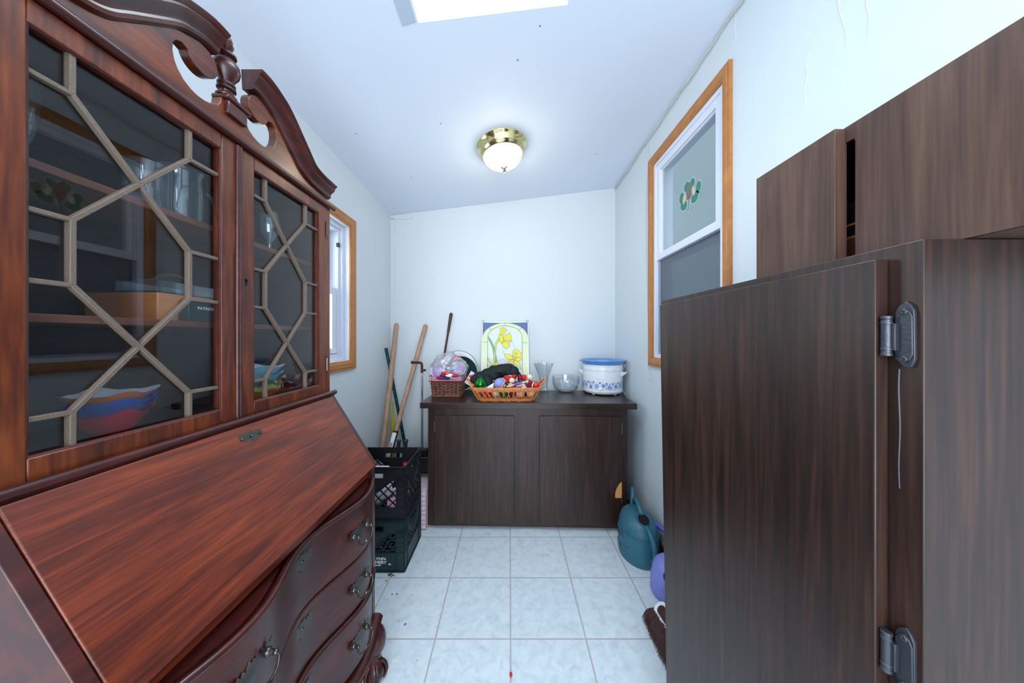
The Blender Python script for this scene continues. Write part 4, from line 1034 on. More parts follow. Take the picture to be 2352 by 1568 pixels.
RR = [.020 + .022 * math.sin(PI * min(1, (i + 4) / (len(P) + 2))) + .003 * math.sin(i * 1.1) for i in range(len(P))]
m = M(); m.tube(P, RR, 22, flat=1.15)
for i, v in enumerate(m.v):
    q = Vector(v); d = noise.noise(Vector((q.x * 14, q.y * 50, q.z * 50))) * .012; m.v[i] = (q.x, q.y + d, q.z + d)
m2 = M(); m.tube(smooth_path([(-.165, 2.05, .955), (-.150, 2.02, .930), (-.145, 2.01, .905)], 4), [.03, .034, .036, .036, .036, .034, .032, .03, .026], 14)
bagv = thing('velvet_bag', 'dark green velvet drawstring bag draped over the ornaments in the honey basket', 'bag', (-.1, 2.07, .93)); build('pouch', m, 'velvet', bagv)
m = M(); m.tube(smooth_path([(.045, 2.05, 1.005), (.072, 2.03, .985), (.082, 2.02, .955), (.074, 2.01, .930), (.066, 2.01, .935)], 6), .004, 6); m.tube(smooth_path([(.040, 2.045, .995), (.058, 2.03, .970), (.060, 2.02, .945), (.072, 2.01, .928)], 6), .005, 6); build('drawstring', m, 'velvet', bagv)

# ---- crystal vase and bowl
m = M(); m.open = True
def vm(r, z, t, j):
    k = max(0, (z - .10) / .12)
    return r * (1 + .07 * math.cos(8 * t + 40 * z) * math.cos(8 * t - 40 * z) * (1 if z < .19 else .3) + .10 * k * math.cos(4 * t)), z + (.005 * math.cos(8 * t) * k)
m.lathe([(.036, 0), (.040, .004), (.038, .012), (.031, .025), (.030, .05), (.033, .085), (.040, .12), (.050, .155), (.062, .19), (.071, .218), (.067, .216), (.058, .188), (.046, .154), (.036, .12), (.029, .085), (.026, .05), (.026, .03), (0, .028)], (.263, 2.285, ZC), 128, mod=vm)
tag(build('crystal_vase', m, 'crystal', angle=25), 'tall flared cut crystal vase standing on the worktop beside the stained glass', 'vase')
m = M(); m.open = True
def bm_(r, z, t, j):
    return r * (1 + (.05 * abs(math.cos(12 * t)) if .006 < z < .088 else 0)), z
m.lathe([(.058, 0), (.068, .008), (.084, .03), (.094, .06), (.099, .085), (.100, .092), (.103, .118), (.100, .119), (.097, .092), (.090, .06), (.078, .03), (.055, .012), (0, .010)], (.427, 2.265, ZC), 100, mod=bm_)
tag(build('crystal_bowl', m, 'crystal', angle=25), 'wide cut crystal bowl between the crystal vase and the slow cooker', 'bowl')

# ---- slow cooker
pc = Vector((.700, 2.235, ZC)); PR = .145
pot = thing('slow_cooker', 'white round slow cooker with a blue lid and a band of blue flowers', 'slow cooker', pc)
m = M(); m.lathe([(.118, .006), (.134, .010), (.143, .020), (PR, .030), (PR - .0015, .032), (PR, .036), (PR, .205), (PR + .003, .210), (PR + .001, .218), (.13, .220)], pc, 72)
for a in (0.6, 2.2, 3.8, 5.3): m.lathe([(.010, 0), (.012, .010)], pc + Vector((.11 * math.cos(a), .11 * math.sin(a), 0)), 12)
build('pot_body', m, 'white', pot, angle=30)
m = M(); m.lathe([(.140, .214), (.147, .216), (.151, .224), (.158, .240), (.163, .245), (.162, .249), (.154, .247), (.146, .238), (.13, .234), (.05, .233), (.045, .241), (.020, .244), (0, .244)], pc, 72)
m.bar(pc + Vector((-.15, -.02, .244)), pc + Vector((-.176, -.03, .243)), .03, .006); build('lid', m, 'potblue', pot, angle=35)
def onpot(a, z, off=.0006): return pc + Vector(((PR + off) * math.cos(a), (PR + off) * math.sin(a), z))
def blossom(m, a, z, r, mi, petals=6):
    pts = []
    for k in range(petals * 4):
        t = 2 * PI * k / (petals * 4); q = r * (1 + .13 * math.cos(petals * t)) ; pts.append(onpot(a + q * math.cos(t) / PR, z + q * math.sin(t)))
    n = len(pts); cc = onpot(a, z, .0010); m.add(pts + [cc], [(i, (i + 1) % n, n) for i in range(n)], mi)
rnd = random.Random(3); m = M()
for i in range(20):
    a = -PI + .05 + i * 2 * PI / 20; big = .0155 if i % 2 else .0125
    blossom(m, a, .066 + .008 * math.sin(i * 2.1), big, i % 2, 8); blossom(m, a, .066 + .008 * math.sin(i * 2.1), .0045, 3, 5)
    blossom(m, a + .15, .090 + .005 * math.sin(i), .0080, 0, 5)
for i in range(420):
    a = rnd.uniform(-PI, PI); z = .045 + rnd.random() * .055
    blossom(m, a, z, rnd.uniform(.0014, .0032), rnd.choice((2, 2, 0, 3)), 3)
for i in range(64):
    a = -PI + i * 2 * PI / 64; blossom(m, a, .176 + .004 * math.sin(i * 1.4), .0022, 2 if i % 3 else 4, 4)
m.tube([onpot(2 * PI * k / 72, .174 + .003 * math.sin(k * .9)) for k in range(72)], .0007, 5, closed=True, mi=4)
m.tube([onpot(2 * PI * k / 72, .026) for k in range(72)], .0011, 5, closed=True, mi=4)
build('flower_band', m, ['fl1', 'fl2', 'fl3', 'navy', 'grey'], pot)
a = -1.98
m = M(); d = Vector((math.cos(a), math.sin(a), 0)); m.lathe([(.011, 0), (.011, .008), (.008, .011), (0, .011)], onpot(a, .050), 20, d); m.bar(onpot(a, .050) + d * .011 + Vector((0, 0, -.008)), onpot(a, .050) + d * .011 + Vector((0, 0, .008)), .003, .004, (0, 0, 1) if False else tuple(d)); build('knob', m, 'white', pot)
for a in (math.radians(-35), math.radians(150)):
    m = M(); d = Vector((math.cos(a), math.sin(a), 0)); t = Vector((-math.sin(a), math.cos(a), 0)); b = pc + d * (PR - .004)
    vs = [b + t * -.045 + Vector((0, 0, .165)), b + t * .045 + Vector((0, 0, .165)), b + d * .040 + t * .028 + Vector((0, 0, .168)), b + d * .040 + t * -.028 + Vector((0, 0, .168)),
          b + t * -.038 + Vector((0, 0, .130)), b + t * .038 + Vector((0, 0, .130)), b + d * .036 + t * .024 + Vector((0, 0, .158)), b + d * .036 + t * -.024 + Vector((0, 0, .158))]
    m.add(vs, [(0, 1, 2, 3), (7, 6, 5, 4), (0, 4, 5, 1), (1, 5, 6, 2), (2, 6, 7, 3), (3, 7, 4, 0)]); build('handle', m, 'white', pot, bevel=.004, seg=3)
m = M(); m.tube(smooth_path([pc + Vector((.10, .14, .03)), pc + Vector((.15, .10, .10)), pc + Vector((.157, .02, .20)), pc + Vector((.157, -.03, .215)), pc + Vector((.150, -.02, .18)), pc + Vector((.155, .03, .12)), pc + Vector((.152, .02, .03)), pc + Vector((.14, -.08, .004))], 6), .003, 7); build('power_cord', m, 'white', pot)
a = -1.92; ctr = onpot(a, .112, .0004); xd = Vector((-math.sin(a), math.cos(a), 0))
text('lettering', 'CROCKERY', .0095, 'grey', pot, ctr - xd * .03 , xd, (0, 0, 1), .0002)

# ================================================================== NEAR RIGHT CABINETS
tc = thing('storage_cabinet', 'tall dark walnut laminate storage cabinet with an overlay door in the right foreground', 'cabinet', (.675, .652, 0))
def tbox(m, x0, x1, y0, yt, yb_, z0, z1):
    vs = [(x, y, z) for z, yy in ((z0, yb_), (z1, yt)) for y in (y0, yy) for x in (x0, x1)]
    m.add(vs, [(0, 2, 3, 1), (4, 5, 7, 6), (0, 1, 5, 4), (2, 6, 7, 3), (0, 4, 6, 2), (1, 3, 7, 5)])
m = M(); tbox(m, .490, .862, .3504, .9547, .905, .0, 1.3565); build('cabinet_body', m, 'walnut', tc, bevel=.0012)
m = M(); tbox(m, .472, .4895, .3826, .9330, .888, .05, 1.3405); td = build('door', m, 'walnut', tc, bevel=.0014)
for z0 in (1.243, .842, .25):
    h = M(); pl = []
    for (a, b) in ((.3740, -.030), (.3735, .028), (.3700, .036), (.3640, .041), (.3590, .036), (.3560, .028), (.3555, -.030), (.3590, -.040), (.3650, -.040), (.3700, -.034)): pl.append((a, b))
    h.prism(pl, (.486, 0, z0), (0, 1, 0), (0, 0, 1), .004); h.prism([(a * .9 + .0365 * 1.0, b * .8) for a, b in pl], (.4845, 0, z0), (0, 1, 0), (0, 0, 1), .003)
    h.tube([(.4800, .3775, z0 - .027), (.4800, .3775, z0 + .020)], .0050, 12)
    for e in (-.027, -.020, .013, .020): h.tube([(.4800, .3775, z0 + e), (.4800, .3775, z0 + e + .004)], .0056, 12)
    h.box(.480, .487, .369, .3775, z0 - .020, z0 + .014)
    for e in (.028, -.030): h.lathe([(.0042, 0), (.0038, .002), (.0012, .0024), (0, .001)], (.4850, .3645, z0 + e), 12, (-1, 0, 0))
    build('hinge', h, 'hinge', td, bevel=.0006)
m = M(); m.tube([(.4898, .3722 + .0006 * math.sin(k * .8), 1.200 - k * .0125) for k in range(13)], [.0009 - .00003 * k for k in range(13)], 6); build('paint_run', m, 'glue', tc, label='thin grey paint run below the upper hinge')

uc = thing('wall_cabinet', 'faded walnut laminate cupboard with a finger slot, on top of the tall cabinet', 'cabinet', (.70, .42, 1.357))
XP = .5424; zb, zt = 1.3575, 1.5780; ya, yb = .17, .632
m = M(); m.box(XP, .862, ya, yb, zb, zb + .012); m.box(XP, .862, ya, yb, zt - .012, zt); m.box(XP, .862, ya, ya + .012, zb, zt); m.box(XP, .862, yb - .012, yb, zb, zt); m.box(.850, .862, ya, yb, zb, zt)
build('cabinet_body', m, 'walnutB', uc)
y0, y1 = .4645, .4790
sl = [(ya, zb), (y0, zb), (y0, 1.548), (y0 + .001, 1.5515), (y0 + .0035, 1.5535), (y1, 1.5535), (y1, zb), (yb, zb), (yb, zt), (ya, zt)]
m = M(); m.prism(sl, (XP - .0005, 0, 0), (0, 1, 0), (0, 0, 1), .0032); build('front_panel', m, 'walnutB', uc)
m = M(); m.box(.5242, XP - .0008, .4776, .6296, zb + .0005, 1.576); m.box(.5262, XP - .0008, .6296, .6310, zb + .0005, 1.570); build('sliding_door', m, 'walnutB', uc, bevel=.0012)
m = M(); m.box(.556, .849, ya + .013, yb - .013, zb + .012, zb + .014); m.box(.846, .849, ya + .013, yb - .013, zb + .014, zt - .013); m.box(.556, .849, yb - .016, yb - .013, zb + .014, zt - .013); build('shade_lining', m, 'dark', uc)  # near-black sheets paint the shade inside the cupboard
m = M(); m.tube([(.60, .43, 1.4660), (.60, .61, 1.4660)], .010, 16); tag(build('rolled_foil', m, 'boxgreen'), 'dark blue-grey roll inside the cupboard seen through the finger slot', 'roll')
m = M(); m.box(.575, .74, .40, .61, 1.4300, 1.4550); tag(build('cake_tin', m, 'black', bevel=.003), 'dark flat tin under the roll inside the slotted cupboard', 'tin')
m = M(); m.box(.570, .74, .40, .61, 1.4262, 1.4295); tag(build('orange_tray', m, 'orangeg'), 'thin orange tray edge inside the slotted cupboard', 'tray')
m = M(); m.box(.570, .74, .40, .61, 1.4080, 1.4258); tag(build('black_box', m, 'black', bevel=.002), 'black box between the orange tray and the tan board in the cupboard', 'box')
m = M(); m.box(.568, .74, .40, .61, 1.4040, 1.4078); tag(build('cutting_board', m, 'boxwood'), 'tan board edge inside the slotted cupboard', 'board')
m = M(); m.box(.568, .74, .40, .61, 1.3716, 1.4038); tag(build('wooden_crate', m, 'mahShelf', bevel=.002), 'brown wooden block at the bottom of the slotted cupboard', 'box')

# ================================================================== MILK CRATES
def clip(p, q, r):
    """part of segment p-q inside rect r -> (t0,t1) or None"""
    t0, t1 = 0.0, 1.0; d = (q[0] - p[0], q[1] - p[1])
    for k, (lo, hi) in enumerate(((r[0], r[1]), (r[2], r[3]))):
        if abs(d[k]) < 1e-9:
            if not lo <= p[k] <= hi: return None
        else:
            a = (lo - p[k]) / d[k]; b = (hi - p[k]) / d[k]
            if a > b: a, b = b, a
            t0 = max(t0, a); t1 = min(t1, b)
    return (t0, t1) if t1 > t0 + 1e-4 else None
def crate_wall(m, o, u, W, n, Hc, b0):
    """o: lower left corner, u: along, n: outward"""
    o = Vector(o); u = Vector(u); n = Vector(n); z = Vector((0, 0, 1))
    def slab(a0, a1, b0, b1, t, off=0.0):
        p = o + u * ((a0 + a1) / 2) + z * b0 + n * (off - t / 2); q = o + u * ((a0 + a1) / 2) + z * b1 + n * (off - t / 2)
        m.bar(p, q, abs(a1 - a0), t, tuple(n))
    b1 = Hc - .070
    slab(0, W, .004, b0, .005); slab(0, .042, b0, b1, .004); slab(W - .042, W, b0, b1, .004); 
    hs = (W / 2 - .052, W / 2 + .052, Hc - .062, Hc - .034); bb0 = Hc - .074
    slab(0, W, hs[3], Hc, .0035); slab(0, hs[0], bb0, hs[3], .0035); slab(hs[1], W, bb0, hs[3], .0035); slab(hs[0], hs[1], bb0, hs[2], .0035)
    m.prism([(W / 2 - .098, bb0), (W / 2 + .098, bb0), (W / 2, bb0 - .075)], o - n * .0035, u, (0, 0, 1), .0035)
    for zz in (.004, b0 - .003, Hc - .014, Hc - .004): slab(0, W, zz, zz + .0035, .010, .0045)
    for zz in (b1, b1 + .012): slab(0, .042, zz, zz + .003, .010, .0045); slab(W - .042, W, zz, zz + .003, .010, .0045)
    for a in (.001, .042, W - .044, W - .004): slab(a, a + .003, .004, Hc, .008, .0035)
    for k in range(1, 4):
        for a in (0, W - .042): slab(a, a + .042, b0 + (b1 - b0) * k / 4, b0 + (b1 - b0) * k / 4 + .003, .009, .004)
    for a in (.10, .16, .22):
        if a < W - .05: slab(a, a + .0025, b1, Hc, .007, .0035)
    R = (.042, W - .042, b0, b1); hole = (-1, -.9, 0, 1)
    # lattice
    s = .050; h = b1 - b0
    for sg_ in (1, -1):
        for i in range(-12, 22):
            p = (.042 + i * s, b0); q = (.042 + i * s + sg_ * h, b1)
            c1 = clip(p, q, R)
            if not c1: continue
            parts = [c1]; c2 = clip(p, q, hole)
            if c2: parts = [(c1[0], max(c1[0], c2[0])), (min(c1[1], c2[1]), c1[1])]
            for t0, t1 in parts:
                if t1 - t0 < .02: continue
                A = o + u * (p[0] + (q[0] - p[0]) * t0) + z * (p[1] + (q[1] - p[1]) * t0) - n * .003
                Bq = o + u * (p[0] + (q[0] - p[0]) * t1) + z * (p[1] + (q[1] - p[1]) * t1) - n * .003
                m.bar(A, Bq, .0050, .0065, tuple(n))
    slab(hs[0] - .003, hs[1] + .003, hs[3], hs[3] + .003, .010, .002); slab(hs[0] - .003, hs[1] + .003, hs[2] - .003, hs[2], .010, .002)
    m.bar(o + u * (W / 2 - .098) + z * bb0 + n * .001, o + u * (W / 2) + z * (bb0 - .075) + n * .001, .004, .009, tuple(n)); m.bar(o + u * (W / 2 + .098) + z * bb0 + n * .001, o + u * (W / 2) + z * (bb0 - .075) + n * .001, .004, .009, tuple(n))
def crate(root, x0, y0, z0, matn, Wx=.330, Wy=.281, Hc=.277, b0=.062):
    for nm, o, u, W, n in (('front_side', (x0, y0, z0), (1, 0, 0), Wx, (0, -1, 0)), ('back_side', (x0, y0 + Wy, z0), (1, 0, 0), Wx, (0, 1, 0)),
                           ('end_side', (x0, y0, z0), (0, 1, 0), Wy, (-1, 0, 0)), ('end_side', (x0 + Wx, y0, z0), (0, 1, 0), Wy, (1, 0, 0))):
        m = M(); crate_wall(m, o, u, W, n, Hc, b0); build(nm, m, matn, root)
    m = M()
    for i in range(13): m.box(x0 + .004 + i * (Wx - .012) / 12, x0 + .009 + i * (Wx - .012) / 12, y0 + .006, y0 + Wy - .006, z0 + .004, z0 + .009)
    for i in range(11): m.box(x0 + .006, x0 + Wx - .006, y0 + .004 + i * (Wy - .012) / 10, y0 + .009 + i * (Wy - .012) / 10, z0 + .004, z0 + .009)
    build('bottom_grid', m, matn, root)
X0, Y0 = -.8855, 1.5600
g = 'stacked milk crates beside the desk'
c1 = thing('milk_crate', 'dark green milk crate with white lettering standing on the floor under the black crate', 'crate', (X0 + .165, Y0 + .14, 0), 0, g); crate(c1, X0, Y0, 0, 'greencrate', b0=.104)
c2 = thing('milk_crate', 'black milk crate holding white bags, stacked on the green crate', 'crate', (X0 + .165, Y0 + .14, .278), 0, g); crate(c2, X0, Y0 + .001, .278, 'black')
yt = Y0 - .0012
text('lettering', 'ROSELYNN', .0205, 'whitepaper', c1, (-.653, yt, .0664), (1, 0, 0), (0, 0, 1), .0004, 'RIGHT', bold=.0005, wide=1.2)
text('lettering', 'CREAMERY', .0205, 'whitepaper', c1, (-.649, yt, .0475), (1, 0, 0), (0, 0, 1), .0004, 'RIGHT', bold=.0005, wide=1.2)
text('lettering', 'DEPOSIT', .0095, 'whitepaper', c1, (-.677, yt, .0360), (1, 0, 0), (0, 0, 1), .0004, 'RIGHT', bold=.0003, wide=1.2)
text('lettering', '68', .0115, 'whitepaper', c1, (-.626, yt, .0405), (1, 0, 0), (0, 0, 1), .0004, 'RIGHT', bold=.0003, wide=1.2)
def lump(name, c, r, sc, mt, label, cat, seed=0.0, group=None, amt=.25, lf=2.4):
    m = M(); m.ball(c, r, 40, sc=sc, lump=amt, lf=lf); return tag(build(name, m, mt, angle=70), label, cat, group)
lump('crumpled_bag', (-.765, 1.665, .395), .088, (1.1, .85, 1.05), 'bagwhite', 'large white crumpled bag inside the black crate', 'bag')
lump('crumpled_bag', (-.632, 1.605, .330), .034, (1, 1, 1.1), 'pinkbag', 'small pink crumpled bag low in the black crate', 'bag', amt=.3)
lump('crumpled_bag', (-.622, 1.690, .350), .046, (.9, 1, 1.2), 'bagwhite', 'smaller white bag at the right end of the black crate', 'bag', amt=.3)
m = M(); m.box(-.84, -.668, 1.575, 1.65, .485, .525); tag(build('white_carton', m, 'whitepaper', bevel=.004), 'flat white and pink carton on top of the bags in the black crate', 'box')
m = M(); m.lathe([(.018, 0), (.018, .045), (.015, .048), (0, .048)], (-.64, 1.80, .43), 20, (.2, 0, 1)); tag(build('red_can', m, 'redgloss'), 'small red can at the back of the black crate', 'can')
m = M()
m.tube([(-.735, 1.862, .0), (-.70, 1.866, .585)], .0115, 12); m.tube([(-.715, 1.862, .0), (-.655, 1.866, .585)], .0120, 12); m.ball((-.655, 1.866, .588), .0165, 12, mi=0, sc=(1, 1, .5)); m.ball((-.70, 1.866, .588), .0145, 12, sc=(1, 1, .5)); m.ball((-.725, 1.862, .10), .016, 12, mi=1)
tag(build('garden_shears', m, ['black', 'hinge']), 'black handled shears standing behind the stacked milk crates', 'shears')

# ================================================================== POLES IN THE CORNER
def pole(p, q, r0, r1, n=10, rnd_=True):
    L = (Vector(q) - Vector(p)).length; ts = [k / n * (1 - .016 / L) for k in range(n + 1)] + [1 - .009 / L, 1 - .003 / L, 1.0]
    rs = [r0 + (r1 - r0) * k / n for k in range(n + 1)] + [r1 * .90, r1 * .66, r1 * .3]
    return [Vector(p).lerp(Vector(q), t) for t in ts], rs
P, R_ = pole((-.912, 2.00, 0), (-.9120, 2.385, 1.352), .0235, .0178, 14);
m = M(); m.tube(P, R_, 16); tag(build('wooden_pole', m, 'handlewood'), 'thick worn wooden pole leaning in the left corner behind the black crate', 'pole')
A = Vector((-.9200, 1.93, 0)); B2 = Vector((-.6755, 2.385, 1.3415))
sp = thing('garden_fork', 'slimmer wooden handled garden tool with a labelled black socket leaning on the far wall', 'garden tool', A)
m = M(); P, R_ = pole(A.lerp(B2, .425), B2, .0165, .0175); m.tube(P, R_, 14); build('shaft', m, 'handlewood', sp)
m = M(); P, R_ = pole(A.lerp(B2, .12), A.lerp(B2, .43), .015, .0195); m.tube(P, R_, 14)
for e in (-.03, -.01, .012, .03): m.tube(smooth_path([A.lerp(B2, .13), A.lerp(B2, .10) + Vector((e * .8, 0, 0)), A + Vector((e, 0, .004))], 3), .004, 6)
build('socket', m, 'black', sp)
ax = (B2 - A).normalized(); side = Vector((0, -1, 0)); side = (side - ax * side.dot(ax)).normalized(); lat = ax.cross(side)
m = M(); q = .020
def lab(u, v): 
    a = (u - .62) * 2.0; p = A.lerp(B2, .30 + .115 * v); return p + side * (q * math.cos(a)) + lat * (q * math.sin(a))
m.grid(lab, 9, 4); build('label', m, 'whitepaper', sp, solid=.0004)
text('lettering', 'TEMPER', .022, 'redgloss', sp, A.lerp(B2, .315) + side * (q + .0008) + lat * .006, ax, -lat, .0003, bold=.0004)
m = M(); P = [Vector((-.777, 2.40, 0)), Vector((-.950, 2.27, 1.157))]; m.bar(P[0], P[1], .024, .007, (0, -1, 0))
for k in range(12): m.ball(P[0].lerp(P[1], .3 + k * .058) + Vector((0, -.0045, 0)), .0025, 8, mi=1)
tag(build('fence_stake', m, ['greenpaint', 'cable']), 'dark green flat metal stake with pale holes leaning in the left corner', 'stake')
m = M(); P, R_ = pole((-.930, 2.33, 0), (-.9400, 2.385, .725), .036, .006, 12); m.tube(P, R_, 14, flat=.4); tag(build('yellow_paddle', m, 'yellow'), 'tapering yellow plastic paddle behind the wooden poles', 'paddle')
br = thing('broom', 'thin dark brown pole of a broom behind the gingham basket, leaning on the wall', 'broom', (-.694, 2.37, 0))
A = Vector((-.690, 2.385, .10)); B2 = Vector((-.4765, 2.41, 1.4376))
m = M(); m.tube([A, B2], .0085, 10); build('pole', m, 'brownmetal', br)
m = M(); P, R_ = pole(A.lerp(B2, .88), B2, .0105, .0135, 8); m.tube(P, R_, 12); build('grip', m, 'brownplas', br)
m = M(); m.prism([(-.10, 0), (.13, 0), (.10, .12), (.03, .22), (.012, .26), (-.012, .26), (-.03, .22), (-.08, .12)], (-.675, 2.405, .0), (1, 0, 0), (0, 0, 1), .035); build('broom_head', m, 'black', br, bevel=.004)
dp = thing('dustpan', 'upright dustpan with a chrome pole and brown hooked grip beside the low cabinet', 'dustpan', (-.62, 2.15, .285))
m = M(); m.tube([(-.638, 2.155, .40), (-.640, 2.155, 1.03)], .0075, 12); build('pole', m, 'chrome', dp)
m = M(); m.tube(smooth_path([(-.640, 2.155, .98), (-.640, 2.155, 1.03), (-.643, 2.155, 1.048), (-.655, 2.155, 1.054), (-.708, 2.155, 1.056)], 5), .0095, 10); m.tube([(-.64, 2.155, 1.00), (-.612, 2.155, 1.00)], .008, 10); m.ball((-.710, 2.155, 1.056), .012, 10); build('grip', m, 'brownmetal', dp)
m = M(); m.box(-.68, -.548, 2.08, 2.09, .288, .39); m.box(-.68, -.548, 2.08, 2.17, .286, .292); m.box(-.552, -.546, 2.08, 2.17, .29, .39); m.box(-.682, -.676, 2.08, 2.17, .29, .39); m.tube([(-.68, 2.08, .392), (-.548, 2.08, .392)], .004, 8, mi=1); m.box(-.66, -.60, 2.12, 2.17, .38, .43)
build('pan', m, ['black', 'hinge'], dp)
wb = thing('wire_basket', 'pale pink wire basket of cards squeezed between the crates and the low cabinet', 'basket', (-.61, 2.0, 0))
m = M(); x0, x1, y0, y1 = -.690, -.538, 1.895, 2.16
for k in range(10):
    z = .003 + k * .030; m.tube([(x0, y0, z), (x1, y0, z), (x1, y1, z), (x0, y1, z)], .0022, 6, closed=True)
for i in range(6): 
    x = x0 + (x1 - x0) * i / 5; m.tube([(x, y0, .003), (x, y0, .275)], .0018, 6); m.tube([(x, y1, .003), (x, y1, .275)], .0018, 6); m.tube([(x, y0, .004), (x, y1, .004)], .0018, 6)
for i in range(1, 8):
    y = y0 + (y1 - y0) * i / 8; m.tube([(x0, y, .003), (x0, y, .275)], .0018, 6); m.tube([(x1, y, .003), (x1, y, .275)], .0018, 6)
build('wires', m, 'pinkwire', wb)
for k in range(8):
    m = M(); m.box(-.684, -.543, 1.902 + (k % 2) * .004, 2.15, .008 + k * .030, .034 + k * .030)
    tag(build('card_packet', m, 'pinkfill', bevel=.002), 'pale pink card packet in the stack inside the pink wire basket', 'packet', 'card packets stacked in the wire basket')

# ================================================================== WATERING CANS AND BRUSH
def can_body(cx_, cy_, a, b, prof, n=48, off=(0, 0)):
    vs = []
    for (s, z, dy) in prof:
        for k in range(n):
            t = 2 * PI * k / n; vs.append((cx_ + a * s * math.cos(t), cy_ + dy + b * s * math.sin(t), z))
    fs = [(j * n + k, j * n + (k + 1) % n, (j + 1) * n + (k + 1) % n, (j + 1) * n + k) for j in range(len(prof) - 1) for k in range(n)]
    fs += [tuple(reversed(range(n))), tuple((len(prof) - 1) * n + k for k in range(n))]
    return vs, fs
wc = thing('watering_can', 'dark teal plastic watering can on the floor beside the low cabinet', 'watering can', (.738, 1.70, 0))
m = M()
pf = [(.93, 0, 0), (.98, .004, 0), (1.0, .02, 0), (.995, .05, 0), (.975, .10, .002), (.955, .15, .004), (.93, .175, .006), (.87, .195, .010), (.77, .212, .016), (.62, .227, .022), (.42, .238, .026), (.20, .243, .028), (.02, .244, .028)]
vs, fs = can_body(.738, 1.700, .106, .132, pf); m.add(vs, fs)
for z, s in ((.048, 1.0), (.150, .960)):
    m.tube([(.738 + .106 * s * math.cos(2 * PI * k / 60), 1.702 + .132 * s * math.sin(2 * PI * k / 60), z) for k in range(60)], .0022, 6, closed=True)
rl = random.Random(5)
for j in range(9):
    t0 = PI + .15 * math.sin(j) + .35 * (j % 3 - 1) - .2; z = .05 + j * .014
    m.tube(smooth_path([(.738 + .105 * math.cos(t0 + k * .10), 1.70 + .131 * math.sin(t0 + k * .10), z + .006 * math.sin(k * 2 + j)) for k in range(4)], 3), .0028, 5)
for j in range(4):
    m.tube(smooth_path([(.738 + .1062 * math.cos(-PI / 2 + .1 * k + .12 * j), 1.70 + .1322 * math.sin(-PI / 2 + .1 * k + .12 * j), .026 + .006 * math.sin(k * 2.4 + j)) for k in range(5)], 3), .0016, 5)
build('can_body', m, 'teal', wc)
no = Vector((0, -.55, .83)).normalized(); oc = Vector((.741, 1.640, .228))
m = M(); Rr = Vector((0, 0, 1)).rotation_difference(no).to_matrix()
m.lathe([(.050, -.022), (.040, -.006), (.036, .004), (.033, .006), (.030, .002)], oc, 40, no, caps=False); build('filler_rim', m, 'teal', wc)
m = M(); m.lathe([(.0305, .0015), (.0, .0012)], oc, 32, no); build('filler_shade_disc', m, 'dark', wc)  # dark disc on the closed body paints the shade of the filler hole
m = M(); m.tube(smooth_path([(.742, 1.612, .205), (.745, 1.575, .190), (.750, 1.545, .155), (.754, 1.538, .110), (.754, 1.550, .065), (.752, 1.575, .045)], 5), [.009 + .003 * math.sin(PI * k / 25) for k in range(26)], 12, flat=1.2); build('handle', m, 'teal', wc)
m = M(); m.tube(smooth_path([(.742, 1.668, .236), (.743, 1.70, .262), (.748, 1.74, .274), (.758, 1.79, .262), (.766, 1.82, .225)], 5), .0135, 12); build('carry_handle', m, 'teal', wc)
m = M(); m.tube(smooth_path([(.750, 1.79, .13), (.762, 1.83, .19), (.773, 1.86, .235), (.786, 1.90, .275)], 5), [.030, .029, .028, .026, .024, .022, .020, .018, .017, .016, .015, .0145, .014, .0135, .013, .0125], 14); build('spout', m, 'teal', wc)

lc = thing('watering_can', 'lavender plastic watering can on the floor behind the tall cabinet', 'watering can', (.772, 1.43, 0))
m = M(); pf = [(.92, 0, 0), (1.0, .012, 0), (1.0, .040, 0), (.985, .045, 0), (.99, .050, 0), (.96, .085, 0), (.88, .120, .002), (.76, .142, .005), (.56, .156, .008), (.30, .163, .010), (.02, .165, .010)]
vs, fs = can_body(.776, 1.432, .088, .090, pf); m.add(vs, fs); build('can_body', m, 'lavp', lc)
m = M(); m.lathe([(.030, -.008), (.026, .002), (.0, .001)], (.742, 1.372, .126), 28, (-.35, -.65, .6)); build('filler_shade_disc', m, 'dark', lc)  # dark disc in place of a hole, its shade put into the colour
m = M(); m.tube(smooth_path([(.82, 1.48, .06), (.842, 1.54, .11), (.851, 1.59, .155), (.850, 1.612, .180)], 4), [.020, .019, .018, .017, .016, .015, .014, .013, .012, .011, .010, .010, .010], 12); m.tube([(.850, 1.610, .181), (.828, 1.655, .187), (.816, 1.675, .189)], [.011, .013, .018], 14, mi=1); m.lathe([(.014, .001), (0, .001)], (.815, 1.6752, .189), 14, (-.7, .7, 0), mi=2)
build('spout', m, ['lavp', 'violet', 'dark'], lc)

bb = thing('dust_brush', 'white and brown dust brush with long bristles on the floor by the tall cabinet', 'brush', (.60, 1.18, 0))
m = M()
def plan_b(w): 
    out = []
    for k in range(13): a = PI * k / 12; out.append((.052 * math.cos(a) * w, .0 + .02 * math.sin(a)))
    return out
sh = [(0, 0)]
A = Vector((.617, 1.290, .062)); L_ = Vector((.020, -.215, 0)); W_ = Vector((.045, 0, .040))
outl = []
for k in range(9): a = PI / 2 + PI * k / 8; outl.append((.10 + .10 * math.cos(a), .5 + .5 * math.sin(a)))
for k in range(9): a = -PI / 2 + PI * k / 8; outl.append((.90 + .10 * math.cos(a), .5 + .5 * math.sin(a)))
nn = L_.cross(W_).normalized() * -.008
vs = [A + L_ * a + W_ * b for a, b in outl] + [A + L_ * a + W_ * b + nn for a, b in outl]; n = len(outl)
m.add(vs, [tuple(range(n)), tuple(reversed(range(n, 2 * n)))] + [(i, (i + 1) % n, n + (i + 1) % n, n + i) for i in range(n)])
build('white_block', m, 'white', bb, bevel=.002)
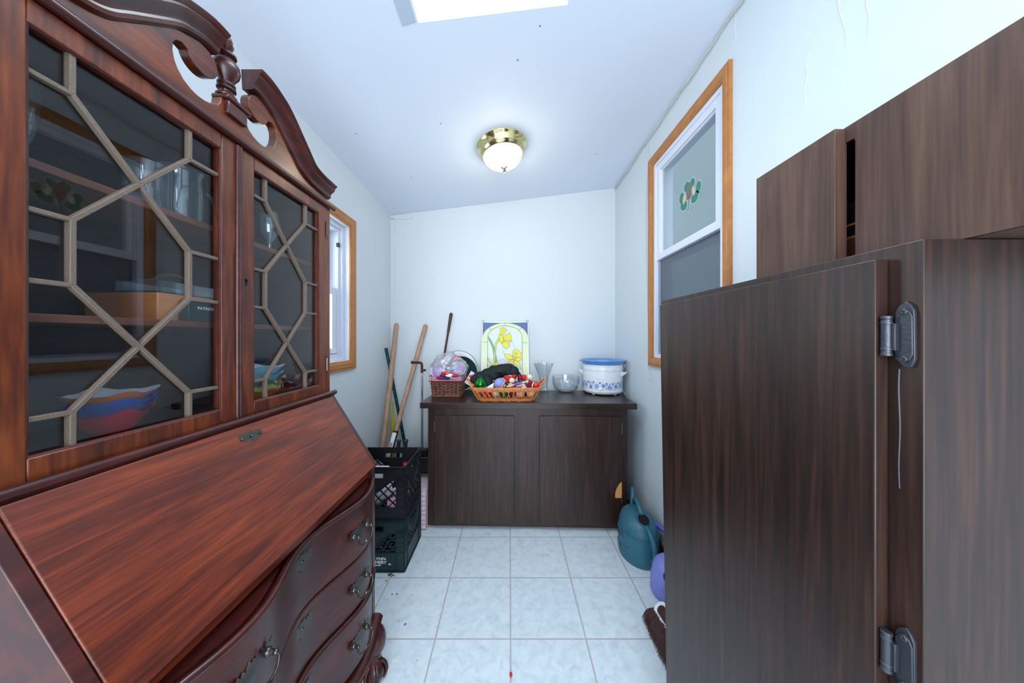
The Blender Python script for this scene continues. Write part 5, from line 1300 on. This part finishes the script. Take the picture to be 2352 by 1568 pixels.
m = M(); vs = [A + L_ * (a * .8 + .1) + W_ * (b * .62 + .22) - nn * .1 + nn * (-.9 if i2 else 0) for i2 in (0, 1) for a, b in outl]
m.add(vs, [tuple(range(n)), tuple(reversed(range(n, 2 * n)))] + [(i, (i + 1) % n, n + (i + 1) % n, n + i) for i in range(n)]); build('brown_back', m, 'brownplas', bb, bevel=.001)
m = M(); rb = random.Random(11)
for k in range(900):
    a = .02 + .96 * k / 899; row = rb.random()
    p = A + L_ * a + W_ * (.05 + .25 * row) + nn * .5
    fan = (a - .5) * -.03; tip = Vector((.577 + .010 * rb.random() - .006 * math.sin(PI * a) + .018 * row, p.y + fan + rb.uniform(-.005, .005), .0015 + .014 * rb.random() + .012 * row))
    mid = p.lerp(tip, .5) + Vector((-.006, 0, .010 + .004 * rb.random()))
    m.tube([p, mid, tip], [.0013, .0012, .0005], 4)
build('bristles', m, 'bristle', bb)
o = bpy.data.objects.get('bristles'); o['kind'] = 'stuff'

# ---- crumbs and a red bead on the floor
m = M(); m.ball((.004, 1.083, .006), .0065, 14, sc=(.9, 1.2, .9)); tag(build('red_bead', m, 'redgloss'), 'small red bead on the floor tile joint in front of the camera', 'bead')
m = M(); rd_ = random.Random(2)
for (px, py, s) in ((893, 1320, .007), (902, 1322, .006), (898, 1318, .005), (899, 1366, .004), (911, 1365, .004), (946, 1366, .003), (953, 1345, .0025), (917, 1429, .003), (930, 1434, .004), (956, 1519, .003), (948, 1290, .0015), (1002, 1457, .002), (1260, 1508, .0015), (888, 1333, .004), (1470, 1452, .002), (1466, 1449, .002), (965, 1233, .0015), (1231, 1470, .001)):
    D = F * H / (py - CY); x = (px - CX) * D / F
    for k in range(4 if s > .0035 else 1):
        a = rd_.uniform(0, PI); dx = rd_.uniform(-s, s); dy = rd_.uniform(-s, s)
        m.tube([(x + dx - s * math.cos(a), D + dy - s * math.sin(a), .0015), (x + dx, D + dy, .003), (x + dx + s * math.cos(a + .6), D + dy + s * math.sin(a + .6), .0015)], [s * .15, s * .3, s * .1], 5)
o = build('floor_crumbs', m, 'rope'); tag(o, 'dark crumbs and leaf bits scattered on the pale floor tiles', 'crumbs', kind='stuff')

# ================================================================== LIGHT
w = bpy.data.worlds.new('World'); scene.world = w; w.use_nodes = True
bg = w.node_tree.nodes['Background']; bg.inputs['Color'].default_value = (0.72, 0.85, 1.0, 1); bg.inputs['Strength'].default_value = 1.1
def area(name, loc, target, sx, sy, power, color):
    l = bpy.data.lights.new(name, 'AREA'); l.shape = 'RECTANGLE'; l.size = sx; l.size_y = sy; l.energy = power; l.color = color
    o = bpy.data.objects.new(name, l); COL.objects.link(o); o.location = loc
    o.rotation_euler = (Vector(target) - Vector(loc)).to_track_quat('-Z', 'Y').to_euler(); return o
area('rear_fill_light', (0, WF + .03, 1.30), (0, 2.4, 1.30), 1.4, 1.6, 34, (0.91, 0.955, 1.0))  # added fill behind the camera, standing in for bounced flash
area('skylight_daylight', (-.06, .70, ZT - .02), (-.06, .70, 0), .50, .66, 12, (0.82, 0.91, 1.0))
area('window_daylight', (-1.25, 1.50, 1.50), (0, 1.50, 1.40), .60, .8, 5, (0.85, 0.92, 1.0))
p = bpy.data.lights.new('lamp_bulb', 'POINT'); p.energy = 1.6; p.color = (1.0, 0.86, 0.68); p.shadow_soft_size = .05
po = bpy.data.objects.new('lamp_bulb', p); COL.objects.link(po); po.location = Vector((cx, cyy, czz)) + nrm * .175

# ================================================================== CAMERA
cd = bpy.data.cameras.new('camera'); cam = bpy.data.objects.new('camera', cd); COL.objects.link(cam)
cam.location = (0, 0, H); cam.rotation_euler = (PI / 2, 0, 0)
cd.sensor_fit = 'HORIZONTAL'; cd.sensor_width = 36; cd.lens = F / 2352 * 36
cd.shift_x = 5 / 2352; cd.shift_y = -10 / 2352; cd.clip_start = .02; cd.clip_end = 100
scene.camera = cam
vs_ = scene.view_settings; vs_.view_transform = 'Standard'; vs_.look = 'None'; vs_.gamma = 1; vs_.exposure = 0.70
scene.cycles.use_denoising = True; scene.cycles.max_bounces = 12; scene.cycles.transparent_max_bounces = 16
scene.cycles.sample_clamp_indirect = 6
